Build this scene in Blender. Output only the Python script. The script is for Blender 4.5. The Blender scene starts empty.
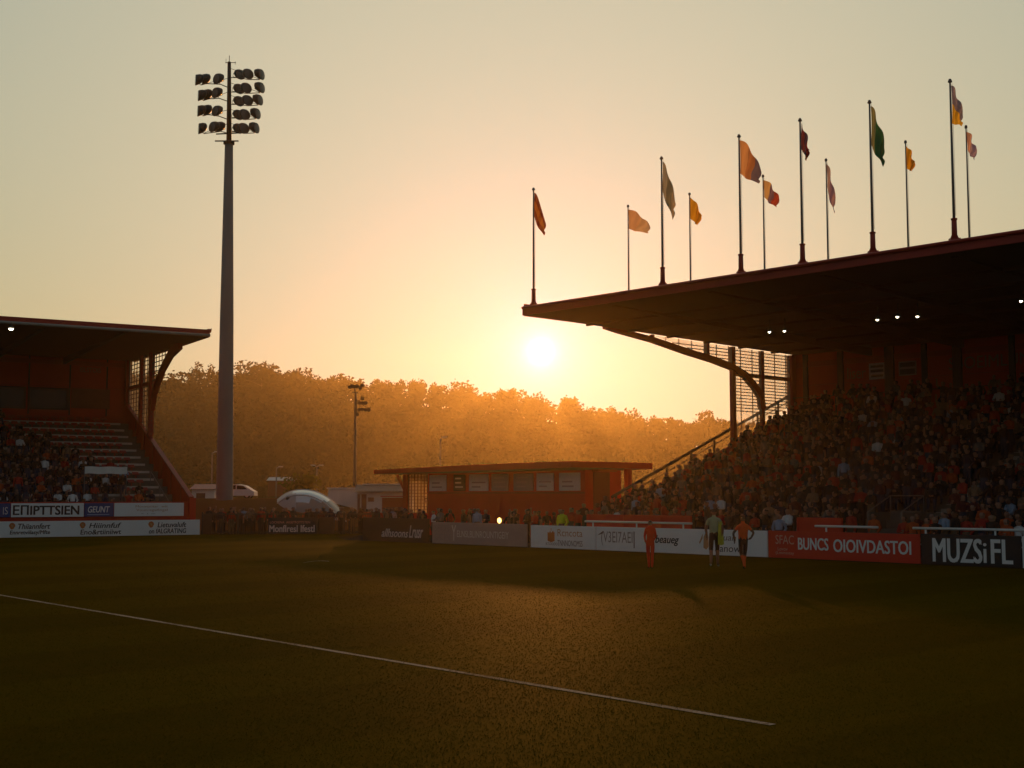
import bpy, math, random
import numpy as np
from mathutils import Vector, Matrix
random.seed(11)
NR = np.random.default_rng(5)
S = bpy.context.scene
BACK_SKY = 1.0
HAZE_D, HAZE_G = 0.00014, 0.85
SKY_GAIN, SKY_EVEN, SKYTINT, AUREOLE = 4.0, 0.52, (1.90, 2.18, 1.95), 2.2
COL = S.collection
R = math.radians
W_, H_ = 1024, 768
FPX = 1300.0
HORIZON = 495.0
CAM_H = 2.4
PITCH = math.atan((HORIZON - H_ / 2) / FPX)
CP, SP = math.cos(PITCH), math.sin(PITCH)

# ------------------------------------------------------------------ survey helpers
def ray(px, py):
    a = (px - W_ / 2) / FPX
    b = (H_ / 2 - py) / FPX
    return Vector((a, CP - b * SP, SP + b * CP))

def project(p):
    y, z = p[1], p[2] - CAM_H
    d = y * CP + z * SP
    return (W_ / 2 + FPX * p[0] / d, H_ / 2 - FPX * (z * CP - y * SP) / d)

def ground(px, py, z=0.0):
    r = ray(px, py)
    t = (z - CAM_H) / r.z
    return Vector((r.x * t, r.y * t, z))

def at_depth(px, py, Y):
    r = ray(px, py)
    t = Y / r.y
    return Vector((r.x * t, Y, CAM_H + r.z * t))

class Frame:
    """A ground frame: local x along a front line, local y to the back."""
    def __init__(self, ox, oy, ang):
        self.o = (ox, oy); self.a = ang
        self.c, self.s = math.cos(ang), math.sin(ang)
    def w(self, x, y, z=0.0):
        return Vector((self.o[0] + x * self.c - y * self.s, self.o[1] + x * self.s + y * self.c, z))
    def dl(self, v):
        return (v.x * self.c + v.y * self.s, -v.x * self.s + v.y * self.c, v.z)
    def cam(self):
        dx, dy = -self.o[0], -self.o[1]
        return (dx * self.c + dy * self.s, -dx * self.s + dy * self.c, CAM_H)
    def on_y(self, px, py, y):
        r = self.dl(ray(px, py)); c = self.cam()
        t = (y - c[1]) / r[1]
        return (c[0] + r[0] * t, c[2] + r[2] * t)
    def on_x(self, px, py, x):
        r = self.dl(ray(px, py)); c = self.cam()
        t = (x - c[0]) / r[0]
        return (c[1] + r[1] * t, c[2] + r[2] * t)

RS = Frame(0.51, 60.3, math.atan2(-0.734, 0.679))      # right stand: x along the pitch side, y into the stand
LS = Frame(-18.9, 78.8, math.atan2(0.511, 0.86))       # left stand

# ------------------------------------------------------------------ materials
def mat(name, col, rough=0.7, var=0.18, scale=6.0, bump=0.0, bscale=40.0, metal=0.0, spec=0.4, coords='Object', stretch=None):
    m = bpy.data.materials.new(name); m.use_nodes = True
    nt = m.node_tree; b = nt.nodes['Principled BSDF']
    b.inputs['Roughness'].default_value = rough
    b.inputs['Metallic'].default_value = metal
    b.inputs['Specular IOR Level'].default_value = spec
    tc = nt.nodes.new('ShaderNodeTexCoord')
    src = tc.outputs[coords]
    if stretch:
        mp = nt.nodes.new('ShaderNodeMapping'); mp.inputs['Scale'].default_value = stretch
        nt.links.new(src, mp.inputs['Vector']); src = mp.outputs['Vector']
    n = nt.nodes.new('ShaderNodeTexNoise'); n.inputs['Scale'].default_value = scale
    n.inputs['Detail'].default_value = 6.0
    nt.links.new(src, n.inputs['Vector'])
    mx = nt.nodes.new('ShaderNodeMix'); mx.data_type = 'RGBA'
    mx.inputs[6].default_value = (*[c * (1 - var) for c in col], 1)
    mx.inputs[7].default_value = (*[min(1, c * (1 + var)) for c in col], 1)
    nt.links.new(n.outputs['Fac'], mx.inputs[0])
    nt.links.new(mx.outputs[2], b.inputs['Base Color'])
    if bump:
        n2 = nt.nodes.new('ShaderNodeTexNoise'); n2.inputs['Scale'].default_value = bscale; n2.inputs['Detail'].default_value = 4
        nt.links.new(src, n2.inputs['Vector'])
        bp = nt.nodes.new('ShaderNodeBump'); bp.inputs['Strength'].default_value = bump; bp.inputs['Distance'].default_value = 0.05
        nt.links.new(n2.outputs['Fac'], bp.inputs['Height']); nt.links.new(bp.outputs['Normal'], b.inputs['Normal'])
    return m

def lamp_mat(name, col, strength):
    m = bpy.data.materials.new(name); m.use_nodes = True
    b = m.node_tree.nodes['Principled BSDF']
    b.inputs['Base Color'].default_value = (*col, 1)
    b.inputs['Emission Color'].default_value = (*col, 1)
    b.inputs['Emission Strength'].default_value = strength
    return m

def cloth_mat(name, cols, transl=0.45, axis='X', stops=None):
    """flag cloth: bands of colour plus light passing through"""
    m = bpy.data.materials.new(name); m.use_nodes = True
    nt = m.node_tree; out = nt.nodes['Material Output']; b = nt.nodes['Principled BSDF']
    b.inputs['Roughness'].default_value = 0.85
    tc = nt.nodes.new('ShaderNodeTexCoord'); sep = nt.nodes.new('ShaderNodeSeparateXYZ')
    nt.links.new(tc.outputs['UV'], sep.inputs[0])
    ramp = nt.nodes.new('ShaderNodeValToRGB'); ramp.color_ramp.interpolation = 'CONSTANT'
    n = len(cols); el = ramp.color_ramp.elements
    stops = stops or [i / n for i in range(n)]
    el[0].position = 0; el[0].color = (*cols[0], 1)
    el[1].position = stops[1] if n > 1 else 1.0; el[1].color = (*cols[min(1, n - 1)], 1)
    for i in range(2, n):
        e = el.new(stops[i]); e.color = (*cols[i], 1)
    nt.links.new(sep.outputs[0 if axis == 'X' else 1], ramp.inputs['Fac'])
    nt.links.new(ramp.outputs['Color'], b.inputs['Base Color'])
    t = nt.nodes.new('ShaderNodeBsdfTranslucent'); nt.links.new(ramp.outputs['Color'], t.inputs['Color'])
    mx = nt.nodes.new('ShaderNodeMixShader'); mx.inputs[0].default_value = transl
    nt.links.new(b.outputs[0], mx.inputs[1]); nt.links.new(t.outputs[0], mx.inputs[2])
    nt.links.new(mx.outputs[0], out.inputs['Surface'])
    return m

M = {}
M['red_steel'] = mat('red_steel', (0.38, 0.028, 0.012), 0.5, 0.25, 1.5, 0.15, 14)
M['red_wall'] = mat('red_wall', (0.48, 0.034, 0.014), 0.7, 0.22, 0.7, 0.2, 20)
M['red_panel'] = mat('red_panel', (0.58, 0.030, 0.012), 0.6, 0.2, 1.2)
M['dark_steel'] = mat('dark_steel', (0.035, 0.03, 0.027), 0.55, 0.3, 2)
M['roof_metal'] = mat('roof_metal', (0.12, 0.07, 0.05), 0.6, 0.3, 0.8, 0.2, 8)
M['soffit'] = mat('soffit', (0.13, 0.065, 0.04), 0.75, 0.28, 0.25, 0.1, 5, stretch=(1, 0.15, 1))
M['concrete'] = mat('concrete', (0.32, 0.29, 0.25), 0.85, 0.25, 1.2, 0.3, 15)
M['concrete_dark'] = mat('concrete_dark', (0.14, 0.12, 0.10), 0.9, 0.3, 1.5, 0.3, 15)
M['step_white'] = mat('step_white', (0.55, 0.50, 0.44), 0.75, 0.3, 3)
M['white_board'] = mat('white_board', (0.82, 0.80, 0.79), 0.5, 0.08, 1.3)
M['white_paint'] = mat('white_paint', (0.72, 0.70, 0.66), 0.5, 0.12, 2)
M['blue_board'] = mat('blue_board', (0.03, 0.06, 0.20), 0.5, 0.15, 2)
M['red_board'] = mat('red_board', (0.62, 0.032, 0.014), 0.5, 0.10, 1.5)
M['black_board'] = mat('black_board', (0.018, 0.018, 0.020), 0.5, 0.2, 2)
M['brown_board'] = mat('brown_board', (0.055, 0.032, 0.02), 0.6, 0.2, 2)
M['mauve_board'] = mat('mauve_board', (0.36, 0.27, 0.24), 0.55, 0.12, 2)
M['ink_dark'] = mat('ink_dark', (0.03, 0.025, 0.025), 0.6, 0.1)
M['ink_brown'] = mat('ink_brown', (0.20, 0.12, 0.09), 0.6, 0.1)
M['ink_grey'] = mat('ink_grey', (0.30, 0.24, 0.22), 0.6, 0.1)
M['ink_pale'] = mat('ink_pale', (0.62, 0.56, 0.54), 0.6, 0.1)
M['ink_white'] = mat('ink_white', (0.80, 0.79, 0.78), 0.5, 0.05)
M['ink_blue'] = mat('ink_blue', (0.30, 0.42, 0.60), 0.6, 0.1)
M['ink_pink'] = mat('ink_pink', (0.70, 0.38, 0.32), 0.6, 0.1)
M['ink_orange'] = mat('ink_orange', (0.55, 0.17, 0.04), 0.6, 0.1)
M['ink_tan'] = mat('ink_tan', (0.52, 0.28, 0.13), 0.6, 0.1)
M['seat_red'] = mat('seat_red', (0.34, 0.035, 0.02), 0.45, 0.2, 4)
M['pole_paint'] = mat('pole_paint', (0.16, 0.14, 0.13), 0.5, 0.2, 3)
M['mast_concrete'] = mat('mast_concrete', (0.21, 0.21, 0.20), 0.8, 0.18, 0.8, 0.3, 12, stretch=(1, 1, 0.25))
M['lamp_housing'] = mat('lamp_housing', (0.06, 0.055, 0.05), 0.45, 0.2, 4)
M['lamp_glass'] = mat('lamp_glass', (0.16, 0.15, 0.13), 0.15, 0.1, 4)
M['glass_dark'] = mat('glass_dark', (0.02, 0.022, 0.02), 0.12, 0.1, 2, spec=0.25)
M['silver'] = mat('silver', (0.62, 0.60, 0.58), 0.28, 0.08, 2, metal=0.75)
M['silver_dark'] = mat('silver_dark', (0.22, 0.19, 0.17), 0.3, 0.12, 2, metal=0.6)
M['cabin_white'] = mat('cabin_white', (0.62, 0.58, 0.54), 0.7, 0.1, 0.6, 0.1, 4, stretch=(3, 3, 0.2))
M['cabin_brown'] = mat('cabin_brown', (0.19, 0.075, 0.04), 0.7, 0.15, 2)
M['orange_paint'] = mat('orange_paint', (0.36, 0.075, 0.02), 0.6, 0.15, 2)
M['lamp_lit'] = lamp_mat('lamp_lit', (1.0, 0.86, 0.62), 14)
M['lamp_lit_warm'] = lamp_mat('lamp_lit_warm', (1.0, 0.66, 0.16), 4.5)
M['bark'] = mat('bark', (0.05, 0.034, 0.024), 0.9, 0.3, 5, 0.4, 20, spec=0.05)
M['tent_cloth'] = mat('tent_cloth', (0.40, 0.37, 0.33), 0.4, 0.1, 2)
M['tyre'] = mat('tyre', (0.02, 0.02, 0.02), 0.8, 0.1)
M['lattice'] = mat('lattice', (0.10, 0.055, 0.035), 0.6, 0.15, 3)

def frosted():
    m = bpy.data.materials.new('frosted_sheet'); m.use_nodes = True
    nt = m.node_tree; out = nt.nodes['Material Output']
    b = nt.nodes['Principled BSDF']; b.inputs['Base Color'].default_value = (0.8, 0.74, 0.62, 1); b.inputs['Roughness'].default_value = 0.4
    t = nt.nodes.new('ShaderNodeBsdfTransparent'); t.inputs[0].default_value = (0.97, 0.93, 0.84, 1)
    tl = nt.nodes.new('ShaderNodeBsdfTranslucent'); tl.inputs[0].default_value = (0.85, 0.78, 0.62, 1)
    nz = nt.nodes.new('ShaderNodeTexNoise'); nz.inputs['Scale'].default_value = 1.2
    tc = nt.nodes.new('ShaderNodeTexCoord'); nt.links.new(tc.outputs['Object'], nz.inputs['Vector'])
    mr = nt.nodes.new('ShaderNodeMapRange'); mr.inputs[3].default_value = 0.1; mr.inputs[4].default_value = 0.45
    nt.links.new(nz.outputs['Fac'], mr.inputs[0])
    m1 = nt.nodes.new('ShaderNodeMixShader'); nt.links.new(mr.outputs[0], m1.inputs[0])
    nt.links.new(t.outputs[0], m1.inputs[1]); nt.links.new(tl.outputs[0], m1.inputs[2])
    m2 = nt.nodes.new('ShaderNodeMixShader'); m2.inputs[0].default_value = 0.08
    nt.links.new(m1.outputs[0], m2.inputs[1]); nt.links.new(b.outputs[0], m2.inputs[2])
    nt.links.new(m2.outputs[0], out.inputs['Surface'])
    return m
M['frosted'] = frosted()

def leaf_mat(name, col, tl=0.3, spec=0.05, var=0.15):
    m = mat(name, col, 0.9, var, 0.35, coords='Object', spec=spec)
    nt = m.node_tree; out = nt.nodes['Material Output']; b = nt.nodes['Principled BSDF']
    t = nt.nodes.new('ShaderNodeBsdfTranslucent'); t.inputs[0].default_value = (col[0] * 1.6, col[1] * 1.7, col[2], 1)
    mx = nt.nodes.new('ShaderNodeMixShader'); mx.inputs[0].default_value = tl
    nt.links.new(b.outputs[0], mx.inputs[1]); nt.links.new(t.outputs[0], mx.inputs[2]); nt.links.new(mx.outputs[0], out.inputs['Surface'])
    return m
M['leaf'] = leaf_mat('leaf', (0.008, 0.008, 0.0035), 0.0, 0.0)
M['leaf_pale'] = leaf_mat('leaf_pale', (0.085, 0.085, 0.022))

def grass_mat(name, col, scale, stripes):
    m = bpy.data.materials.new(name); m.use_nodes = True
    nt = m.node_tree; b = nt.nodes['Principled BSDF']; b.inputs['Roughness'].default_value = 0.72
    b.inputs['Specular IOR Level'].default_value = 0.0006
    tc = nt.nodes.new('ShaderNodeTexCoord')
    def noise(sc, det, vec=None):
        n = nt.nodes.new('ShaderNodeTexNoise'); n.inputs['Scale'].default_value = sc; n.inputs['Detail'].default_value = det
        nt.links.new(vec or tc.outputs['Object'], n.inputs['Vector']); return n
    def mixc(f, a, c, blend='MIX', fac=None):
        x = nt.nodes.new('ShaderNodeMix'); x.data_type = 'RGBA'; x.blend_type = blend
        if f is not None: nt.links.new(f, x.inputs[0])
        else: x.inputs[0].default_value = fac
        for i, v in ((6, a), (7, c)):
            if isinstance(v, tuple): x.inputs[i].default_value = (*v, 1)
            else: nt.links.new(v, x.inputs[i])
        return x.outputs[2]
    big = noise(0.09, 5); mid = noise(1.3, 6); fine = noise(38, 3)
    c1 = mixc(big.outputs['Fac'], tuple(c * 0.72 for c in col), tuple(c * 1.25 for c in col))
    c2 = mixc(mid.outputs['Fac'], c1, (col[0] * 1.5, col[1] * 1.1, col[2] * 1.0)); 
    rmp = nt.nodes.new('ShaderNodeMapRange'); rmp.inputs[1].default_value = 0.3; rmp.inputs[2].default_value = 0.7
    rmp.inputs[3].default_value = 0.8; rmp.inputs[4].default_value = 1.15
    nt.links.new(fine.outputs['Fac'], rmp.inputs[0])
    cb = nt.nodes.new('ShaderNodeCombineColor')
    for i in range(3): nt.links.new(rmp.outputs[0], cb.inputs[i])
    c3 = mixc(None, c2, cb.outputs[0], 'MULTIPLY', 1.0)
    if stripes:
        mp = nt.nodes.new('ShaderNodeMapping'); mp.inputs['Rotation'].default_value = (0, 0, R(47.2))
        nt.links.new(tc.outputs['Object'], mp.inputs['Vector'])
        wv = nt.nodes.new('ShaderNodeTexWave'); wv.inputs['Scale'].default_value = 0.052; wv.inputs['Distortion'].default_value = 0.4
        nt.links.new(mp.outputs['Vector'], wv.inputs['Vector'])
        r2 = nt.nodes.new('ShaderNodeMapRange'); r2.inputs[1].default_value = 0.42; r2.inputs[2].default_value = 0.58
        r2.inputs[3].default_value = 0.92; r2.inputs[4].default_value = 1.07
        nt.links.new(wv.outputs['Fac'], r2.inputs[0])
        cb2 = nt.nodes.new('ShaderNodeCombineColor')
        for i in range(3): nt.links.new(r2.outputs[0], cb2.inputs[i])
        c3 = mixc(None, c3, cb2.outputs[0], 'MULTIPLY', 1.0)
    nt.links.new(c3, b.inputs['Base Color'])
    bp = nt.nodes.new('ShaderNodeBump'); bp.inputs['Strength'].default_value = 0.14; bp.inputs['Distance'].default_value = 0.015
    n3 = noise(22, 8); nt.links.new(n3.outputs['Fac'], bp.inputs['Height']); nt.links.new(bp.outputs['Normal'], b.inputs['Normal'])
    return m
M['grass'] = grass_mat('grass', (0.062, 0.049, 0.0008), 1, True)
M['blade'] = leaf_mat('blade', (0.055, 0.045, 0.0008), 0.22, 0.0)
M['rough_ground'] = mat('rough_ground', (0.08, 0.055, 0.026), 0.95, 0.35, 0.15, 0.5, 3, spec=0.0)
M['bank_earth'] = mat('bank_earth', (0.16, 0.075, 0.03), 0.95, 0.35, 0.5, 0.5, 4, spec=0.0)
M['tarmac'] = mat('tarmac', (0.05, 0.042, 0.035), 0.95, 0.25, 0.5, 0.2, 10, spec=0.0)
def worn_line():
    m = bpy.data.materials.new('line_paint'); m.use_nodes = True; n_ = m.node_tree; b = n_.nodes['Principled BSDF']; b.inputs['Roughness'].default_value = 0.95
    b.inputs['Specular IOR Level'].default_value = 0.02
    tc = n_.nodes.new('ShaderNodeTexCoord'); a = n_.nodes.new('ShaderNodeTexNoise'); a.inputs['Scale'].default_value = 16; a.inputs['Detail'].default_value = 8
    c = n_.nodes.new('ShaderNodeTexNoise'); c.inputs['Scale'].default_value = 0.5; c.inputs['Detail'].default_value = 4
    for q in (a, c): n_.links.new(tc.outputs['Object'], q.inputs['Vector'])
    ad = n_.nodes.new('ShaderNodeMath'); ad.operation = 'ADD'; n_.links.new(a.outputs['Fac'], ad.inputs[0]); n_.links.new(c.outputs['Fac'], ad.inputs[1])
    r = n_.nodes.new('ShaderNodeValToRGB'); r.color_ramp.elements[0].position = 0.33; r.color_ramp.elements[0].color = (0.06, 0.048, 0.008, 1); r.color_ramp.elements[1].position = 0.54; r.color_ramp.elements[1].color = (0.38, 0.34, 0.26, 1)
    h = n_.nodes.new('ShaderNodeMath'); h.operation = 'MULTIPLY'; h.inputs[1].default_value = 0.5; n_.links.new(ad.outputs[0], h.inputs[0])
    n_.links.new(h.outputs[0], r.inputs['Fac']); n_.links.new(r.outputs['Color'], b.inputs['Base Color']); return m
M['line_paint'] = worn_line()
M['hill_soil'] = mat('hill_soil', (0.02, 0.019, 0.009), 0.95, 0.2, 0.05, spec=0.0)

# ------------------------------------------------------------------ mesh builder
class MB:
    def __init__(self):
        self.v = []; self.f = []; self.m = []; self.sm = []; self.uv = None
    def add(self, vs, fs, m=0, smooth=False):
        o = len(self.v); self.v += [tuple(p) for p in vs]
        for f in fs:
            self.f.append(tuple(i + o for i in f)); self.m.append(m); self.sm.append(smooth)
        return self
    def box(self, x0, x1, y0, y1, z0, z1, m=0):
        vs = [(x, y, z) for z in (z0, z1) for y in (y0, y1) for x in (x0, x1)]
        return self.add(vs, [(0, 2, 3, 1), (4, 5, 7, 6), (0, 1, 5, 4), (2, 6, 7, 3), (0, 4, 6, 2), (1, 3, 7, 5)], m)
    def bevel_box(self, x0, x1, y0, y1, z0, z1, b=0.02, m=0):
        lo, hi = (x0, y0, z0), (x1, y1, z1)
        vs = []; idx = {}
        for sx in (0, 1):
            for sy in (0, 1):
                for sz in (0, 1):
                    c = [(hi if s else lo)[k] for k, s in enumerate((sx, sy, sz))]
                    for ax in range(3):
                        p = list(c)
                        for k, s in enumerate((sx, sy, sz)):
                            if k != ax: p[k] += -b if s else b
                        # vertex kept on face of axis ax
                        idx[(sx, sy, sz, ax)] = len(vs); vs.append(tuple(p))
        fs = []
        I = lambda a, b_, c, ax: idx[(a, b_, c, ax)]
        fs += [[I(0,0,0,0), I(0,0,1,0), I(0,1,1,0), I(0,1,0,0)], [I(1,0,0,0), I(1,1,0,0), I(1,1,1,0), I(1,0,1,0)]]
        fs += [[I(0,0,0,1), I(1,0,0,1), I(1,0,1,1), I(0,0,1,1)], [I(0,1,0,1), I(0,1,1,1), I(1,1,1,1), I(1,1,0,1)]]
        fs += [[I(0,0,0,2), I(0,1,0,2), I(1,1,0,2), I(1,0,0,2)], [I(0,0,1,2), I(1,0,1,2), I(1,1,1,2), I(0,1,1,2)]]
        for a in (0, 1):
            for c in (0, 1):
                fs.append([I(0,a,c,1), I(0,a,c,2), I(1,a,c,2), I(1,a,c,1)])
                fs.append([I(a,0,c,0), I(a,0,c,2), I(a,1,c,2), I(a,1,c,0)])
                fs.append([I(a,c,0,0), I(a,c,0,1), I(a,c,1,1), I(a,c,1,0)])
                for d in (0, 1):
                    fs.append([I(a,c,d,0), I(a,c,d,1), I(a,c,d,2)])
        return self.add(vs, fs, m)
    def bar(self, p, q, w, h, m=0, up=(0, 0, 1)):
        p, q = Vector(p), Vector(q); d = (q - p).normalized(); u = Vector(up)
        if abs(d.dot(u)) > 0.98: u = Vector((0, 1, 0))
        s = d.cross(u).normalized(); t = s.cross(d).normalized()
        vs = [tuple(b + s * (i * w / 2) + t * (j * h / 2)) for b in (p, q) for i, j in ((-1, -1), (1, -1), (1, 1), (-1, 1))]
        return self.add(vs, [(3, 2, 1, 0), (4, 5, 6, 7), (0, 1, 5, 4), (1, 2, 6, 5), (2, 3, 7, 6), (3, 0, 4, 7)], m)
    def tube(self, pts, r, n=8, m=0, smooth=True, cap=True):
        pts = [Vector(p) for p in pts]; rs = r if isinstance(r, (list, tuple)) else [r] * len(pts)
        vs = []; fs = []; ref = None
        for i, p in enumerate(pts):
            d = (pts[min(i + 1, len(pts) - 1)] - pts[max(i - 1, 0)]).normalized()
            if ref is None:
                ref = Vector((0, 0, 1)) if abs(d.z) < 0.9 else Vector((1, 0, 0))
            s = d.cross(ref).normalized(); t = s.cross(d).normalized(); ref = t
            for k in range(n):
                a = 2 * math.pi * k / n
                vs.append(tuple(p + (s * math.cos(a) + t * math.sin(a)) * rs[i]))
        for i in range(len(pts) - 1):
            for k in range(n):
                k2 = (k + 1) % n
                fs.append((i * n + k, i * n + k2, (i + 1) * n + k2, (i + 1) * n + k))
        self.add(vs, fs, m, smooth)
        if cap:
            o = len(self.v) - len(vs)
            self.f.append(tuple(o + k for k in reversed(range(n)))); self.m.append(m); self.sm.append(False)
            self.f.append(tuple(o + (len(pts) - 1) * n + k for k in range(n))); self.m.append(m); self.sm.append(False)
        return self
    def prism_y(self, poly, y0, y1, m=0):
        """poly in (x, z), extruded along y"""
        n = len(poly)
        vs = [(x, y0, z) for x, z in poly] + [(x, y1, z) for x, z in poly]
        return self.add(vs, [tuple(range(n)), tuple(range(2 * n - 1, n - 1, -1))] + [(i, i + n, (i + 1) % n + n, (i + 1) % n) for i in range(n)], m)
    def prism_x(self, poly, x0, x1, m=0):
        """poly in (y, z), extruded along x"""
        n = len(poly)
        vs = [(x0, y, z) for y, z in poly] + [(x1, y, z) for y, z in poly]
        return self.add(vs, [tuple(range(n - 1, -1, -1)), tuple(range(n, 2 * n))] + [(i, (i + 1) % n, (i + 1) % n + n, i + n) for i in range(n)], m)
    def ball(self, c, rx, ry=None, rz=None, m=0, nu=10, nv=6):
        ry = ry or rx; rz = rz or rx; vs = []; fs = []
        for j in range(nv + 1):
            t = math.pi * j / nv
            for i in range(nu):
                a = 2 * math.pi * i / nu
                vs.append((c[0] + rx * math.sin(t) * math.cos(a), c[1] + ry * math.sin(t) * math.sin(a), c[2] + rz * math.cos(t)))
        for j in range(nv):
            for i in range(nu):
                fs.append((j * nu + i, (j + 1) * nu + i, (j + 1) * nu + (i + 1) % nu, j * nu + (i + 1) % nu))
        return self.add(vs, fs, m, True)
    def mesh(self, name, mats):
        me = bpy.data.meshes.new(name); me.from_pydata(self.v, [], self.f)
        for mm in (mats if isinstance(mats, (list, tuple)) else [mats]): me.materials.append(mm)
        me.polygons.foreach_set('material_index', self.m); me.polygons.foreach_set('use_smooth', self.sm)
        me.update(); return me

def link(name, me, parent=None, loc=None, rz=None):
    o = bpy.data.objects.new(name, me); COL.objects.link(o)
    if parent: o.parent = parent
    if loc is not None: o.location = loc
    if rz is not None: o.rotation_euler = (0, 0, rz)
    return o

def obj(name, mb, mats, parent=None, **k):
    return link(name, mb.mesh(name, mats), parent, **k)

def tag(o, label, cat, group=None, kind=None):
    o['label'] = label; o['category'] = cat
    if group: o['group'] = group
    if kind: o['kind'] = kind
    return o

def struct(o, label=None, cat=None, kind='structure'):
    o['kind'] = kind
    if label: o['label'] = label
    if cat: o['category'] = cat
    return o

def thing(name, label, cat, loc=(0, 0, 0), rz=0.0, group=None):
    o = link(name, None, None, loc, rz); o.empty_display_size = 0.3
    return tag(o, label, cat, group)

ASC = {'shear': 0.0}
def lettering(body, x, z, w, h, m, parent, y=-0.008, shear=0.0, bold=0.0, spacing=1.0, name='lettering'):
    """flat printed words fitted to a w x h box on the -y face of a board; x,z is the lower left corner"""
    cu = bpy.data.curves.new('words', 'FONT'); cu.body = body; cu.size = 1; cu.shear = shear; cu.space_character = spacing
    cu.resolution_u = 3
    t = bpy.data.objects.new('words', cu); COL.objects.link(t)
    dg = bpy.context.evaluated_depsgraph_get()
    me = bpy.data.meshes.new_from_object(t.evaluated_get(dg))
    bpy.data.objects.remove(t); bpy.data.curves.remove(cu)
    n = len(me.vertices); co = np.zeros(n * 3); me.vertices.foreach_get('co', co); co = co.reshape(-1, 3)
    lo, hi = co.min(0), co.max(0); sp = np.maximum(hi - lo, 1e-6)
    out = np.zeros_like(co)
    out[:, 0] = x + (co[:, 0] - lo[0]) / sp[0] * w; out[:, 1] = y; out[:, 2] = z + (co[:, 1] - lo[1]) / sp[1] * h
    if bold:      # heavier strokes: the outlines laid four times, a hair apart
        polys = [tuple(p.vertices) for p in me.polygons]; V = []; F = []
        for q, (dx, dz) in enumerate(((-1, -.5), (1, -.5), (1, .5), (-1, .5))):
            c = out.copy(); c[:, 0] += dx * bold * h; c[:, 2] += dz * bold * h; c[:, 1] -= q * .0006
            F += [tuple(i + len(V) for i in p) for p in polys]; V += c.tolist()
        bpy.data.meshes.remove(me); me = bpy.data.meshes.new('lettering'); me.from_pydata(V, [], F)
    else: me.vertices.foreach_set('co', out.ravel())
    me.materials.clear(); me.materials.append(m); me.update()
    return link(name, me, parent)

# ------------------------------------------------------------------ camera, light, sky
cam = bpy.data.cameras.new('camera'); co_ = link('camera', None); bpy.data.objects.remove(co_)
cam_o = bpy.data.objects.new('camera', cam); COL.objects.link(cam_o)
cam.sensor_width = 36; cam.lens = FPX / W_ * 36; cam.clip_start = 0.1; cam.clip_end = 5000
cam_o.location = (0, 0, CAM_H); cam_o.rotation_euler = (R(90) + PITCH, 0, 0)
S.camera = cam_o

sd = ray(541, 352).normalized()
SUN_EL = math.asin(sd.z); SUN_AZ = math.atan2(sd.x, sd.y)
sun = bpy.data.lights.new('sun', 'SUN'); sun.energy = 2.0; sun.angle = R(0.7); sun.color = (1.0, 0.36, 0.07)
so = bpy.data.objects.new('sun', sun); COL.objects.link(so)
so.rotation_euler = (-sd).to_track_quat('-Z', 'Y').to_euler()

wd = bpy.data.worlds.new('World'); S.world = wd; wd.use_nodes = True
nt = wd.node_tree; bg = nt.nodes['Background']
sky = nt.nodes.new('ShaderNodeTexSky'); sky.sky_type = 'NISHITA'; sky.sun_disc = False
sky.sun_elevation = SUN_EL; sky.sun_rotation = SUN_AZ; sky.dust_density = 3.0; sky.air_density = 1.0; sky.ozone_density = 0.6; sky.altitude = 100
tc = nt.nodes.new('ShaderNodeTexCoord')
def vmath(op, a, b=None):
    n = nt.nodes.new('ShaderNodeVectorMath'); n.operation = op
    nt.links.new(a, n.inputs[0])
    if b is not None:
        if isinstance(b, (tuple, Vector)): n.inputs[1].default_value = tuple(b)
        else: nt.links.new(b, n.inputs[1])
    return n
def smath(op, a, b=None, clamp=False):
    n = nt.nodes.new('ShaderNodeMath'); n.operation = op; n.use_clamp = clamp
    for i, v in enumerate((a, b)):
        if v is None: continue
        if isinstance(v, (int, float)): n.inputs[i].default_value = v
        else: nt.links.new(v, n.inputs[i])
    return n.outputs[0]
nrm = vmath('NORMALIZE', tc.outputs['Generated'])
dif = vmath('DISTANCE', nrm.outputs['Vector'], sd).outputs['Value']      # ~ angle to the sun, radians
def lobe(width, power=2.0):
    return smath('EXPONENT', smath('MULTIPLY', smath('POWER', smath('DIVIDE', dif, width), power), -1.0))
def tint(col, fac_socket, strength):
    n = nt.nodes.new('ShaderNodeVectorMath'); n.operation = 'SCALE'
    n.inputs[0].default_value = tuple(c * strength for c in col); nt.links.new(fac_socket, n.inputs[3]); return n.outputs['Vector']
# the sky's own radiance, with its brightest part compressed the way film rolls off highlights
scl = vmath('MULTIPLY', sky.outputs['Color'], (SKY_GAIN,) * 3).outputs['Vector']
lum = nt.nodes.new('ShaderNodeRGBToBW'); nt.links.new(scl, lum.inputs[0])
even = smath('DIVIDE', 1.0, smath('ADD', 1.0, smath('MULTIPLY', lum.outputs[0], SKY_EVEN)))
ev = nt.nodes.new('ShaderNodeVectorMath'); ev.operation = 'SCALE'
nt.links.new(scl, ev.inputs[0]); nt.links.new(even, ev.inputs[3])
base = vmath('MULTIPLY', ev.outputs['Vector'], SKYTINT).outputs['Vector']
dust1 = tint((1.0, 0.90, 0.62), lobe(0.0066, 1.1), 20.0)      # the sun's own bright core seen through thin dust
dust2 = tint((0.0, 0.0, 1.0), lobe(0.09, 1.0), AUREOLE)    # aureole
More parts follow.
